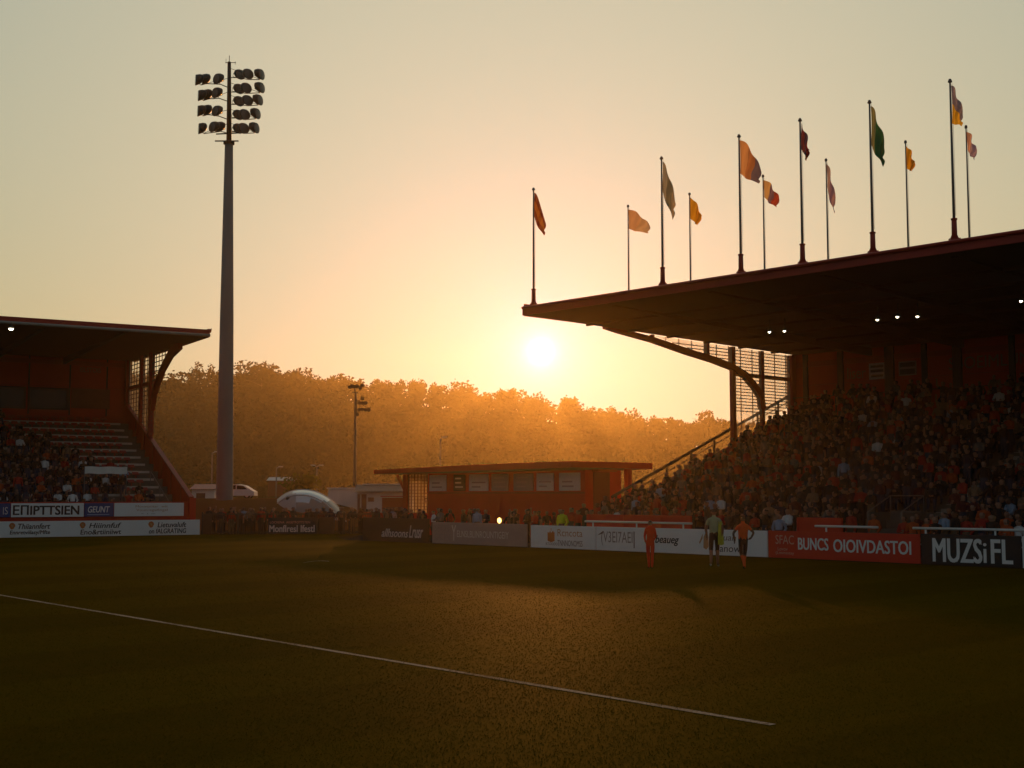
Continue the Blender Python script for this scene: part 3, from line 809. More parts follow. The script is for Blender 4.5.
# back wall
WY = 21.38
mb = MB(); mb.box(0.02, UL, WY, WY + .3, -0.1, ZB + .25); bw = obj('back_wall', mb, M['red_wall'], stand)
for px, wd_ in ((805, .3), (840, .35), (889, .55), (924, .3), (957, .5), (1012, .3)):
    u = RS.on_y(px, 370, WY - .12)[0]
    mb = MB(); mb.box(u - wd_ / 2, u + wd_ / 2, WY - .14, WY - .003, 7.0, ZB - .02); obj('pilaster', mb, M['dark_steel'], bw)
mb = MB(); mb.box(0.3, UL, WY - .05, WY - .003, ZB - .75, ZB - .45); mb.box(.3, UL, WY - .035, WY - .003, 8.62, 8.66); obj('wall_band', mb, M['red_steel'], bw)
mb = MB(); mb.tube([(.3, 20.95, row_z(21) + 1.15), (UL, 20.95, row_z(21) + 1.15)], .025, 6)
for i in range(18): mb.tube([(.4 + i * 2.4, 20.95, row_z(21)), (.4 + i * 2.4, 20.95, row_z(21) + 1.15)], .02, 6)
obj('top_rail', mb, M['dark_steel'], stand)
# end bay: posts, brace, glazing grid
def und(v): return ZF + (ZB - ZF) * v / 21.3
EX = 0.06
V1 = RS.on_x(733, 400, EX)[0]; V2 = RS.on_x(762, 400, EX)[0]
def rake(v): return row_z(0) + ROW_H / ROW_D * (v - ROW_V0)
mb = MB(); mb.box(EX - .12, EX + .12, V1 - .13, V1 + .13, rake(V1) - .6, und(V1) - .015); obj('post', mb, M['red_steel'], stand)
mb = MB(); mb.box(EX - .11, EX + .11, V2 - .12, V2 + .12, rake(V2) - .6, und(V2) - .015); obj('post', mb, M['red_steel'], stand)
mb = MB(); mb.box(EX - .2, EX + .2, WY - .38, WY - .02, rake(20) - .6, und(21) - .015); obj('post', mb, M['red_steel'], stand)
bp = [(605, 327), (619, 331), (652, 339.8), (686, 351.5), (712, 359.5), (731, 366.8), (745, 375.5), (755, 387.5), (760.5, 397), (762, 409)]
bl = [RS.on_x(px, py, EX) for px, py in bp]
mb = MB()
th = [.08, .11, .13, .15, .16, .16, .17, .17, .17, .17]
pts = []
for i, (v, z) in enumerate(bl):
    a = bl[max(i - 1, 0)]; b = bl[min(i + 1, len(bl) - 1)]
    d = Vector((b[0] - a[0], b[1] - a[1])).normalized(); nx, nz = -d.y, d.x
    pts.append(((v + nx * th[i], z + nz * th[i]), (v - nx * th[i], z - nz * th[i])))
vs = []
for (p, q) in pts: vs += [(EX - .17, p[0], p[1]), (EX + .17, p[0], p[1]), (EX + .17, q[0], q[1]), (EX - .17, q[0], q[1])]
fs = []
for i in range(len(pts) - 1):
    o = i * 4
    for k in range(4): fs.append((o + k, o + (k + 1) % 4, o + 4 + (k + 1) % 4, o + 4 + k))
fs += [(3, 2, 1, 0), tuple(len(vs) - 4 + k for k in range(4))]
mb.add(vs, fs); obj('brace', mb, M['red_steel'], stand)
def brace_z(v):
    for (a, za), (b, zb) in zip(bl, bl[1:]):
        if a <= v <= b: return za + (zb - za) * (v - a) / (b - a)
    return None
for px in (623, 652, 707):
    v = RS.on_x(px, 335, EX)[0]
    mb = MB(); mb.box(EX - .09, EX + .09, v - .1, v + .1, brace_z(v) + .1, und(v) - .012); obj('strut', mb, M['red_steel'], stand)
zb_ = RS.on_x(765, 377, EX)[1]
mb = MB(); mb.box(EX - .08, EX + .08, V1 + .2, WY - .4, zb_ - .1, zb_ + .1); obj('crossbar', mb, M['red_steel'], stand)
# grid of thin bars between brace, rake and roof, and the milky sheet behind it
def low(v):
    if v < V1: return (brace_z(v) or 99) + .2
    return rake(v) + .55
mb = MB(); LX = EX + .02
v = bl[1][0] + .5
z = 7.0
while z < und(21):
    seg = None; vv = bl[1][0]
    while vv < WY - .4:
        ok = low(vv) < z < und(vv) - .05
        if ok and seg is None: seg = vv
        if (not ok or vv + .12 >= WY - .4) and seg is not None:
            if vv - seg > .15: mb.box(LX - .015, LX + .015, seg, vv, z - .025, z + .025)
            seg = None
        vv += .12
    z += .175
v = bl[1][0] + .4
while v < WY - .5:
    if und(v) - low(v) > .15: mb.box(LX - .02, LX + .02, v - .02, v + .02, low(v), und(v) - .02)
    v += 1.05
obj('lattice', mb, M['lattice'], stand)
mb = MB(); vs = []; n = 40
for i in range(n + 1):
    v = bl[2][0] + (WY - .45 - bl[2][0]) * i / n
    vs += [(LX + .06, v, min(low(v), und(v) - .06)), (LX + .06, v, und(v) - .05)]
mb.add(vs, [(2 * i, 2 * i + 2, 2 * i + 3, 2 * i + 1) for i in range(n)]); obj('glazing', mb, M['frosted'], stand)
# end rail down the side of the terrace
ra = RS.on_x(793, 393.5, -0.12); rb = RS.on_x(612, 497, -0.12)
sl = (ra[1] - rb[1]) / (ra[0] - rb[0])
mb = MB(); mb.tube([(-0.12, rb[0], rb[1]), (-0.12, ra[0] - .6, ra[1] - .6 * sl), (-0.12, ra[0] + .4, ra[1] + .05)], .085, 8)
mb.tube([(-0.12, rb[0], rb[1] - .32), (-0.12, ra[0], ra[1] - .32)], .025, 6)
v = rb[0] + .3
while v < ra[0]:
    z = rb[1] + sl * (v - rb[0]); mb.box(-0.16, -0.08, v - .05, v + .05, rake(v) - .5, z); v += 1.95
obj('side_rail', mb, M['dark_steel'], stand)
mb = MB(); mb.prism_x([(rb[0] - .8, 0), (rb[0] - .8, rake(rb[0]) + .05), (WY, rake(WY) + .1), (WY, 0)], -0.075, -0.005); obj('side_wall', mb, M['red_wall'], stand)
# low red front walls
for pa, pb in ((588, 691), (798, 842)):
    a = RS.on_y(pa, 520, 2.05)[0]; b = RS.on_y(pb, 520, 2.05)[0]
    mb = MB(); mb.box(a, b, 2.0, 2.12, -0.02, 1.52)
    k = a
    while k < b - .2: mb.box(k, k + .06, 1.96, 1.997, -0.02, 1.5); k += 2.2
    obj('front_wall', mb, M['red_panel'], stand)

# flags along the roof, two staggered lines
FL = {}
flag_defs = [
 # px, top y, row, (w,h) of the cloth, droop, colours, axis, label
 (533.5, 190, 0, .75, 1.75, .85, [(.22, .05, .02), (.40, .14, .03), (.22, .05, .02)], 'Y', 'flagpole at the tip of the big roof flying a limp rust and ochre flag'),
 (628.0, 207, 1, 1.45, 1.15, .45, [(.66, .38, .20), (.70, .44, .25)], 'X', 'thin flagpole with a plain pale orange triangular pennant'),
 (661.5, 159, 0, 1.0, 2.2, .80, [(.30, .30, .24), (.16, .17, .13), (.34, .29, .20)], 'X', 'tall flagpole with a long grey green hanging flag'),
 (689.5, 195, 1, .95, 1.4, .60, [(.72, .34, .02), (.70, .30, .02)], 'X', 'thin flagpole with a plain amber yellow flag, beside the grey green flag'),
 (739.0, 137, 0, 1.35, 1.75, .60, [(.66, .34, .14), (.44, .20, .08), (.14, .12, .17)], 'X', 'tall flagpole with a wide orange flag edged dark along its outer side'),
 (763.0, 177, 1, 1.1, 1.15, .70, [(.60, .40, .16), (.22, .14, .20), (.42, .07, .04)], 'X', 'thin flagpole with a short cream, violet and red flag'),
 (800.0, 121, 0, .55, 1.9, .92, [(.16, .04, .05), (.07, .05, .09), (.20, .025, .02)], 'X', 'tall flagpole with a dark red and navy flag hanging limp'),
 (826.0, 161, 1, .8, 2.0, .88, [(.40, .32, .32), (.26, .18, .28), (.36, .25, .30)], 'X', 'thin flagpole with a mauve and grey flag drooping long'),
 (869.5, 103, 0, .95, 2.1, .82, [(.20, .22, .10), (.03, .12, .05), (.02, .07, .03)], 'X', 'tall flagpole with a dark green flag'),
 (905.5, 143, 1, .65, 1.25, .80, [(.66, .36, .02), (.52, .26, .03)], 'X', 'thin flagpole with a small crumpled yellow flag'),
 (950.0, 82, 0, .85, 1.6, .70, [(.72, .42, .04), (.72, .42, .04), (.20, .19, .26), (.26, .25, .33)], 'Y', 'tallest flagpole, flag slate grey above and yellow below'),
 (966.0, 128, 1, .80, 1.25, .85, [(.58, .36, .26), (.42, .34, .44), (.34, .28, .40)], 'X', 'thin flagpole with a pinkish lilac flag, rightmost on the roof'),
]
FLAG_PX = {533.5: (25, 11, 45), 628: (20, 22, 25), 661.5: (30, 13, 60), 689.5: (22, 12, 29), 739: (35, 21, 46), 763: (18, 16, 29), 800: (26, 8, 38), 826: (24, 8, 52), 869.5: (40, 14, 63), 905.5: (24, 8, 27), 950: (40, 11, 43), 966: (20, 9, 31)}      # hoist, reach and drop as they hang
def flag_mesh(hoist, w, drop, seed):
    """a flag in almost no wind: the hoist stays on the pole, the fly sinks and folds in"""
    rnd = random.Random(seed); nx, nz = 20, 14; vs = []; uv = []
    ph = rnd.uniform(0, 6); thin = hoist / max(drop, .1)
    for j in range(nz + 1):
        for i in range(nx + 1):
            s, t = i / nx, j / nz                      # s out from the pole, t down the hoist
            zt, zb = -drop * .70 * s ** 1.25, -hoist - (drop - hoist) * s ** .8
            xt, xb = w * (s ** .75), w * .72 * (s ** .9) * (1 + .25 * math.sin(5 * s + ph))
            x, z = xt + (xb - xt) * t, zt + (zb - zt) * t
            z += .05 * math.sin(6 * t + ph) * s; x += .04 * math.sin(9 * t + 4 * s + ph) * s
            y = .13 * math.sin(3.4 * math.pi * s + ph + 1.2 * t) * (.25 + s) + .05 * math.sin(11 * s + 4 * t + ph)
            vs.append((x, y, z)); uv.append((s, 1 - t))
    fs = [(j * (nx + 1) + i, (j + 1) * (nx + 1) + i, (j + 1) * (nx + 1) + i + 1, j * (nx + 1) + i + 1) for j in range(nz) for i in range(nx)]
    me = bpy.data.meshes.new('flag'); me.from_pydata(vs, [], fs); l = me.uv_layers.new(name='UVMap')
    for lp in me.loops: l.data[lp.index].uv = uv[lp.vertex_index]
    me.polygons.foreach_set('use_smooth', [True] * len(fs)); me.update(); return me
for i, (px, py, rw, w, h, dr, cols, ax, lab) in enumerate(flag_defs):
    v = 0.12 if rw == 0 else 6.0
    u, ztop = RS.on_y(px, py, v)
    zbase = ZT + .03 if rw == 0 else ZT + .03 + .12 * v / 10 + .02
    H = ztop - zbase; p = RS.w(u, v, zbase)
    root = thing('flagpole', lab, 'flagpole', p, 0, 'flagpoles along the edge of the big roof')
    r = .055 if rw == 0 else .042
    mb = MB(); mb.tube([(0, 0, 0), (0, 0, H * .5), (0, 0, H)], [r, r * .85, r * .6], 8); obj('pole', mb, M['pole_paint'], root)
    mb = MB(); mb.tube([(0, 0, 0), (0, 0, .75)], [r * 1.9, r * 1.7], 8); mb.tube([(0, 0, .75), (0, 0, .80)], r * 2.1, 8)
    mb.box(-.17, .17, -.13, .13, -.03, .10); mb.bar((-.16, 0, .02), (0, 0, .4), .04, .04); mb.bar((.16, 0, .02), (0, 0, .4), .04, .04)
    obj('base_bracket', mb, M['red_steel'], root)
    mb = MB(); mb.tube([(0, 0, H - .01), (0, 0, H + .04)], [r * 1.4, r * 1.4], 8); mb.ball((0, 0, H + .06), .06, m=0, nu=8, nv=5); obj('finial', mb, M['pole_paint'], root)
    mb = MB(); mb.tube([(r + .015, 0, .9), (r + .015, 0, H - .05)], .006, 4); obj('halyard', mb, M['pole_paint'], root)
    k = p.y / FPX
    fm = flag_mesh(*[q * k for q in FLAG_PX[px]], 40 + i); fm.materials.append(cloth_mat('flag_cloth_%d' % i, [tuple(min(.85, q * 1.35) for q in c) for c in cols], .65, ax))
    link('flag', fm, root, (r * .7, 0, H - .12), random.uniform(-.12, .12))

# lamps lit under the right roof
for px, py, lab in ((770, 331.5, 'lit lamp under the big roof, left of the two nearest its open end'), (785, 330.5, 'lit lamp under the big roof, right of the two nearest its open end'),
                    (878, 319.2, 'lit lamp under the big roof, left of the row of three'), (898, 316.3, 'lit lamp under the big roof, middle of the row of three'),
                    (918, 316, 'lit lamp under the big roof, right of the row of three'), (1021.5, 300.5, 'lit lamp under the big roof at the edge of the photo')):
    zz = (ZF + ZB) / 2 - .55
    r_ = ray(px, py); t = (zz - CAM_H) / r_.z; p = Vector((r_.x * t, r_.y * t, zz))
    lx, ly, _ = RS.dl(p - Vector((RS.o[0], RS.o[1], 0)))
    root = thing('ceiling_lamp', lab, 'lamp', p, RS.a, 'lamps under the big roof')
    mb = MB(); mb.tube([(0, 0, .02), (0, 0, und(ly) - zz - .012)], .02, 6); mb.tube([(0, 0, -.02), (0, 0, .12)], [.13, .07], 10); obj('housing', mb, M['lamp_housing'], root)
    mb = MB(); mb.ball((0, -.05, -.03), .06, .06, .045, 0, 10, 6); obj('bulb', mb, M['lamp_lit'], root)

# notices on the back wall
def wall_sign(name, px0, py0, px1, py1, label, mats, rows):
    u0, z0 = RS.on_y(px0, py1, WY - .03); u1, z1 = RS.on_y(px1, py0, WY - .03)
    root = thing(name, label, 'sign', RS.w(u0, WY - .03), RS.a, 'notices on the red back wall'); w = u1 - u0
    mb = MB(); mb.box(0, w, -.01, .024, z0, z1); obj('board', mb, mats[0], root)
    mb = MB(); h = z1 - z0
    for a, b, c, d in rows: mb.box(a * w, b * w, -.016, -.011, z0 + c * h, z0 + d * h)
    if rows: obj('print', mb, mats[1], root)
    return root, w, z0, z1
wall_sign('wall_sign', 869.3, 362.3, 885, 379.8, 'pale poster with dark lines of print on the red wall', (M['ink_pale'], M['brown_board']), [(.1, .9, .72, .86), (.1, .9, .44, .6), (.12, .88, .14, .28)])
wall_sign('wall_sign', 899, 360.5, 916, 376, 'dark framed notice with a pale border on the red wall', (M['ink_grey'], M['brown_board']), [(.06, .94, .60, .92), (.06, .94, .08, .46)])
def wall_words(body, px0, py0, px1, py1, label, m_, shear=0.0):
    u0, z0 = RS.on_y(px0, py1, WY - .02); u1, z1 = RS.on_y(px1, py0, WY - .02)
    t = thing('painted_lettering', label, 'lettering', RS.w(u0, WY - .02), RS.a); lettering(body, 0, z0, u1 - u0, z1 - z0, m_, t, 0, shear)
wall_words('liser', 847.5, 366.5, 865.5, 379.5, 'faint painted word left of the pale poster on the red wall', M['ink_brown'])
wall_words('SBOEIMLUNI', 949, 351, 1034, 370, 'large faint outlined lettering painted high on the back wall at the right edge', M['ink_brown'])

# rails in front of the crowd
for pa, pb, y0, lab in ((585, 692, 523, 'white tubular rail behind the white boards below the red front wall'), (815, 878, 528, 'white tubular rail behind the red board'), (913, 1060, 531.5, 'white tubular rail behind the black board')):
    u0, z = RS.on_y(pa, y0, 1.0); u1 = RS.on_y(pb, y0, 1.0)[0]
    z = 1.22
    root = thing('guard_rail', lab, 'rail', RS.w(u0, 1.0), RS.a, 'white rails in front of the big stand')
    mb = MB(); mb.tube([(0, 0, z), (u1 - u0, 0, z)], .045, 8); obj('top_bar', mb, M['white_paint'], root)
    mb = MB(); mb.tube([(0, 0, .65), (u1 - u0, 0, .65)], .03, 6); obj('lower_bar', mb, M['white_paint'], root)
    k = .5
    while k < u1 - u0:
        mb = MB(); mb.tube([(k, 0, -.02), (k, 0, z - .02)], .035, 8); obj('post', mb, M['white_paint'], root); k += 2.6

# ------------------------------------------------------------------ boards along the near side
def board(frame, y, pa, pb, zlo, zhi, mat_, label, group, name='advertising_board', ymid=540, frame_m=None):
    u0 = frame.on_y(pa, ymid, y)[0]; u1 = frame.on_y(pb, ymid, y)[0]
    root = thing(name, label, 'advertising board', frame.w(u0, y), frame.a, group); w = u1 - u0
    mb = MB(); mb.bevel_box(0.01, w - .01, 0, .06, zlo, zhi, .008); obj('panel', mb, mat_, root)
    for k in range(max(2, int(w / 2.2) + 1)):
        mb = MB(); x = .15 + (w - .3) * k / max(1, int(w / 2.2)); mb.bar((x, .07, zhi - .1), (x, .55, max(zlo - .02, -.02) if zlo < .3 else zlo), .04, .04); mb.bar((x, .065, zlo), (x, .065, zhi - .05), .04, .008)
        obj('support', mb, M['dark_steel'], root)
    if frame_m:
        mb = MB(); mb.box(0, w, -.012, .07, zhi + .001, zhi + .04); obj('frame', mb, frame_m, root)
    return root, w
G = 'advertising boards along the near side of the pitch'
b, w = board(RS, 0, 362.5, 429, .02, 1.22, M['brown_board'], 'dark brown advertising board with slanting pale lettering below the red pavilion', G)
lettering('allhsoons', w * .30, .24, w * .40, .42, M['ink_pale'], b, -.008, .35, .02); lettering('Lrusr', w * .715, .24, w * .20, .62, M['ink_pale'], b, -.008, .35, .02)
b, w = board(RS, 0, 432, 527, .02, 1.06, M['mauve_board'], 'mauve grey advertising board with faint pale lettering below the red pavilion', G)
lettering('SEOS', w * .03, .60, w * .16, .34, M['ink_grey'], b); lettering('GCIN', w * .03, .20, w * .17, .30, M['ink_grey'], b)
lettering('Y', w * .22, .18, w * .05, .75, M['ink_pale'], b); lettering('ELNSLBLINROUNTIGEIY', w * .28, .36, w * .54, .32, M['ink_pale'], b)
b, w = board(RS, 0, 530.5, 595.5, .02, 1.03, M['white_board'], 'white advertising board with an orange tower emblem, below the yellow jacket', G)
zz = .14
mb = MB(); mb.prism_y([(w * .275, .34), (w * .275, .74), (w * .30, .70), (w * .315, .80), (w * .33, .70), (w * .36, .80), (w * .375, .72), (w * .385, .74), (w * .385, .34), (w * .33, .28)], -.009, -.006); mb.box(w * .326, w * .334, -.009, -.006, .80, .92); obj('emblem', mb, M['ink_orange'], b)
lettering('Rcncota', w * .43, .56, w * .38, .32, M['ink_tan'], b); lettering('KTOOOO', w * .25, .15, w * .18, .12, M['ink_brown'], b); lettering('TNNNONOMSS', w * .43, .13, w * .38, .26, M['ink_brown'], b)
b, w = board(RS, 0, 596, 767.5, .02, 1.03, M['white_board'], 'long white advertising board behind the three players', G)
mb = MB(); mb.prism_y([(w * .01, .66), (w * .05, .86), (w * .046, .74)], -.009, -.006); obj('emblem', mb, M['ink_brown'], b)
lettering('(V3EI7AEI', w * .035, .22, w * .20, .62, M['ink_grey'], b); mb = MB(); mb.box(w * .242, w * .248, -.009, -.006, .16, .86); obj('divider', mb, M['ink_brown'], b)
lettering('beaueg', w * .375, .32, w * .14, .42, M['ink_dark'], b, -.008, .3, .02); lettering("'''", w * .355, .66, w * .03, .14, M['ink_brown'], b, -.008, .2)
lettering('Quan', w * .725, .56, w * .11, .30, M['ink_brown'], b, -.008, .2); lettering('Panow', w * .72, .16, w * .14, .28, M['ink_dark'], b, -.008, .1)
mb = MB(); x = w * .655
mb.prism_y([(x, .30), (x + .02, .72), (x + .12, .90), (x + .24, .74), (x + .26, .34), (x + .14, .22)], -.009, -.006, 0); mb.prism_y([(x - .22, .50), (x - .02, .86), (x - .04, .66), (x - .18, .44)], -.009, -.006, 0); mb.prism_y([(x + .28, .25), (x + .30, .66), (x + .42, .60), (x + .46, .2)], -.009, -.006, 1)
obj('emblem', mb, [M['ink_tan'], M['ink_blue']], b)
b, w = board(RS, 0, 768, 920, .02, 1.04, M['red_board'], 'bright red advertising board with bold white capitals', G)
lettering('SFAC', w * .055, .54, w * .13, .34, M['ink_pink'], b); lettering('Lovov', w * .07, .30, w * .07, .13, M['ink_pink'], b); lettering('(Lmmsstay', w * .055, .13, w * .13, .14, M['ink_pink'], b)
lettering('BUNCS', w * .215, .36, w * .205, .44, M['ink_white'], b, bold=.028); lettering('OIOIVDASTOI', w * .455, .32, w * .49, .46, M['ink_white'], b, bold=.028)
b, w = board(RS, 0, 920.5, 1021, .02, 1.06, M['black_board'], 'black advertising board with very large white capitals', G)
lettering('MUZS', w * .13, .12, w * .49, .80, M['ink_white'], b, bold=.028); lettering('i', w * .635, .14, w * .035, .66, M['ink_white'], b); lettering('FL', w * .715, .14, w * .20, .78, M['ink_white'], b, bold=.028)
b, w = board(RS, 0, 1021.6, 1180, .02, 1.05, M['white_board'], 'plain white advertising board cut off by the right edge of the photo', G)

# ------------------------------------------------------------------ pavilion between the stands
PV = 8.0
pu0 = RS.on_y(375, 470.5, PV)[0]; pu1 = RS.on_y(572, 462, PV)[0]; PZ = RS.on_y(560, 462, PV)[1]
pav = thing('pavilion', 'low red flat roofed pavilion between the two stands', 'pavilion', RS.w(pu0, PV), RS.a)
L = pu1 - pu0
def px_u(px, v, py=480): return RS.on_y(px, py, v)[0] - pu0
D = RS.on_x(651, 466, pu1)[0] - PV
zl = RS.on_y(376, 470.5, PV)[1]
mb = MB(); mb.prism_y([(0, zl - .22), (0, zl), (L * .55, PZ - .06), (L, PZ), (L, PZ - .30), (L * .55, zl - .24)], 0, D); rf = obj('roof', mb, M['roof_metal'], pav)
mb = MB(); mb.prism_y([(-.05, zl - .2), (-.05, zl + .03), (L * .55, PZ - .03), (L + .05, PZ + .03), (L + .05, PZ - .3), (L * .55, PZ - .36)], -.06, -.004); mb.box(L + .004, L + .06, -.004, D + .05, PZ - .3, PZ + .03)
obj('fascia', mb, M['red_steel'], rf)
wl, wr = px_u(428, PV + 1), px_u(585, PV + 1)
mb = MB(); mb.box(wl, wr, 1.0, RS.on_x(621, 480, pu0 + wr)[0] - PV, -.05, PZ - .42); wall = obj('wall', mb, M['red_panel'], pav)
mb = MB(); zs = RS.on_y(480, 492, PV + 1)[1]; mb.box(wl - .03, wr + .02, .93, .997, zs - .1, zs); mb.box(wl - .03, wr + .02, .95, .997, PZ - .46, PZ - .42); obj('wall_band', mb, M['red_steel'], wall)
x = px_u(406.5, PV + 1); mb = MB(); mb.box(x - .17, x + .17, .85, 1.15, -.05, zl - .26); obj('post', mb, M['red_steel'], pav)
mb = MB(); mb.bar((x - .1, 1, zl - 1.3), (x - .95, 1, zl - .3), .12, .16); obj('bracket', mb, M['red_steel'], pav)
mb = MB(); x0, x1 = x + .2, wl - .03
for k in range(7): xx = x0 + (x1 - x0) * k / 6; mb.box(xx - .02, xx + .02, .97, 1.01, 1.3, zl - .26)
z = 1.3
while z < zl - .2: mb.box(x0, x1, .975, 1.005, z - .018, z + .018); z += .2
obj('lattice', mb, M['lattice'], pav)
mb = MB(); mb.box(x0, x1, 1.03, 1.045, 1.3, zl - .26); obj('glazing', mb, M['frosted'], pav)
mb = MB(); mb.box(x0, x1, .96, 1.06, -.05, 1.28); obj('sill_wall', mb, M['red_panel'], pav)
# entrance side, facing the big stand
mb = MB(); dv0, dz1 = RS.on_x(593, 472, pu0 + wr); dv1 = RS.on_x(609, 472, pu0 + wr)[0]
mb = MB(); mb.box(wr + .01, wr + .06, dv0 - PV, dv1 - PV, -.03, dz1); dr_ = obj('door', mb, M['cabin_brown'], pav)
mb = MB(); mb.box(wr + .07, wr + .12, dv1 - PV - .25, dv1 - PV - .2, .95, 1.1); obj('handle', mb, M['silver'], dr_)
mb = MB(); mb.box(wr + .01, wr + .5, dv0 - PV - .1, dv1 - PV + .1, dz1 + .02, dz1 + .14); obj('canopy', mb, M['orange_paint'], pav)
pvv = RS.on_x(628, 480, pu1 - .3)[0] - PV
mb = MB(); mb.box(L - .45, L - .15, pvv - .15, pvv + .15, -.05, PZ - .32); obj('post', mb, M['red_steel'], pav)
# posters on the front
for (a, c), lab, mm in zip(((429.5, 446), (453.5, 465), (469, 488), (491.5, 508), (513.5, 533), (536.5, 553.5), (559, 580)),
        ('blank pale poster nearest the lattice window of the pavilion', 'narrow poster with pale scrawled print, second from the lattice window', 'wide plain pale poster, third from the lattice window', 'dim poster with faint print in the middle of the pavilion', 'dim poster with rounded faint print, third from the entrance end', 'pale mottled poster, second from the entrance end of the pavilion', 'large pale poster nearest the entrance end of the pavilion'),
        ('ink_pale', 'brown_board', 'ink_pale', 'ink_grey', 'ink_grey', 'ink_pale', 'ink_pale')):
    x0, z1 = RS.on_y(a, 473.5, PV + .95); x1, z0 = RS.on_y(c, 490, PV + .95)
    root = thing('poster', lab, 'poster', RS.w(x0, PV + .95), RS.a, 'posters on the pavilion front'); w = x1 - x0
    zc = PZ - .56; zlw = zs + .06
    mb = MB(); mb.box(0, w, 0, .04, zlw, zc); obj('sheet', mb, M[mm], root)
    mb = MB()
    for k in range(3 if mm != 'ink_pale' else 2):
        zz = zlw + (zc - zlw) * (.2 + .26 * k); mb.box(w * .15, w * random.uniform(.6, .88), -.008, -.003, zz, zz + .09)
    obj('print', mb, M['ink_pale'] if mm == 'brown_board' else M['mauve_board'], root)

# lit lamp on a stand at the boards
p = at_depth(500, 520.5, 0); u, z = RS.on_y(500, 520.5, 0.8)
root = thing('flood_lamp', 'small lit lamp shining just above the mauve board', 'lamp', RS.w(u, .8), RS.a)
mb = MB(); mb.tube([(0, .05, -.02), (0, .05, z - .1)], .025, 6)
for a in (0, 2.1, 4.2): mb.tube([(0, .05, .4), (math.cos(a) * .35, .05 + math.sin(a) * .35, -.02)], .018, 6)
obj('stand', mb, M['dark_steel'], root)
mb = MB(); mb.tube([(0, .16, z), (0, .0, z), (0, -.03, z)], [.08, .15, .16], 12); obj('housing', mb, M['lamp_housing'], root)
mb = MB(); mb.ball((0, -.04, z), .135, .05, .135, 0, 12, 6); obj('bulb', mb, M['lamp_lit_warm'], root)

# ------------------------------------------------------------------ left stand
random.seed(33)
LL = -27.0
ls = thing('grandstand', 'covered stand on the left, half full, with rows of empty red seats', 'grandstand', (LS.o[0], LS.o[1], 0), LS.a)
zt = LS.on_y(205, 329.3, -.05)[1]; zt2 = LS.on_y(4, 317.5, -.05)[1]; LZT = .5 * (zt + zt2); LX1 = LS.on_y(209.5, 330, -.05)[0]
LZF = LZT - .38; QB = 17.0; LZB = LS.on_x(128.5, 361, -.1)[1]
QD, QH, Q0, QZ0, NQ = 1.12, .50, 1.6, .95, 14
def q_y(k): return Q0 + QD * k
def q_z(k): return QZ0 + QH * k
prof = [(1.1, -.1), (1.1, q_z(0))]
for k in range(1, NQ): prof += [(q_y(k) - .45, q_z(k - 1)), (q_y(k) - .45, q_z(k))]
prof += [(QB - .02, q_z(NQ - 1)), (QB - .02, -.1)]
mb = MB(); mb.prism_x(prof, LL, -.32); obj('terrace', mb, M['concrete_dark'], ls)
for k in range(1, NQ):
    mb = MB(); mb.box(LL, -.9, q_y(k) - .47, q_y(k) - .30, q_z(k) - .13, q_z(k) + .012); obj('step_edge', mb, M['step_white'], ls)
mb = MB(); mb.box(LL, -.02, 1.0, 1.09, -.1, 2.0); obj('front_wall', mb, M['red_wall'], ls)
mb = MB(); mb.prism_x([(-.05, LZT), (-.05, LZF), (.4, LZF - .02), (QB + .4, LZB), (QB + .4, LZT + .2)], LL, LX1 - .06); lrf = obj('roof', mb, M['soffit'], ls)
mb = MB(); mb.box(LL, LX1, -.12, -.055, LZF - .03, LZT + .03); mb.box(LX1 - .055, LX1, -.05, QB + .4, LZF - .06, LZT + .1); mb.prism_y([(LX1 + .004, LZT - .2), (LX1 + .004, LZT + .03), (LX1 + .12, LZT + .12), (LX1 + .1, LZT - .1)], -.12, 3)
obj('fascia', mb, M['red_steel'], lrf)
mb = MB(); mb.prism_x([(-.05, LZT + .004), (QB + .4, LZT + .204), (QB + .4, LZT + .25), (-.05, LZT + .028)], LL, LX1 - .06); obj('roof_sheeting', mb, M['roof_metal'], lrf)
mb = MB(); mb.tube([(LL, -.18, LZF + .05), (LX1, -.18, LZF + .05)], .09, 8); obj('gutter', mb, M['concrete'], lrf)
def lund(q): return LZF + (LZB - LZF) * q / QB
for x in (-4.6, -9.2, -13.8, -18.4, -23):
    mb = MB(); mb.prism_x([(.5, LZF - .03), (.5, LZF - .1), (QB - .1, LZB - .45), (QB - .1, LZB - .005)], x - .1, x + .1); obj('beam', mb, M['dark_steel'], lrf)
mb = MB(); mb.box(LL, -.05, QB, QB + .3, -.1, LZB + .2); lbw = obj('back_wall', mb, M['red_wall'], ls)
for px in (29, 70, 107):
    x = LS.on_y(px, 380, QB)[0]; mb = MB(); mb.box(x - .05, x + .05, QB - .03, QB - .003, 8, LZB); obj('panel_joint', mb, M['dark_steel'], lbw)
mb = MB(); mb.box(LL, -.1, QB - .06, QB - .003, LZB - .5, LZB - .2); za = LS.on_y(90, 388, QB)[1]; mb.box(LL, -.2, QB - .03, QB - .003, za - .03, za + .03); obj('wall_band', mb, M['red_steel'], lbw)
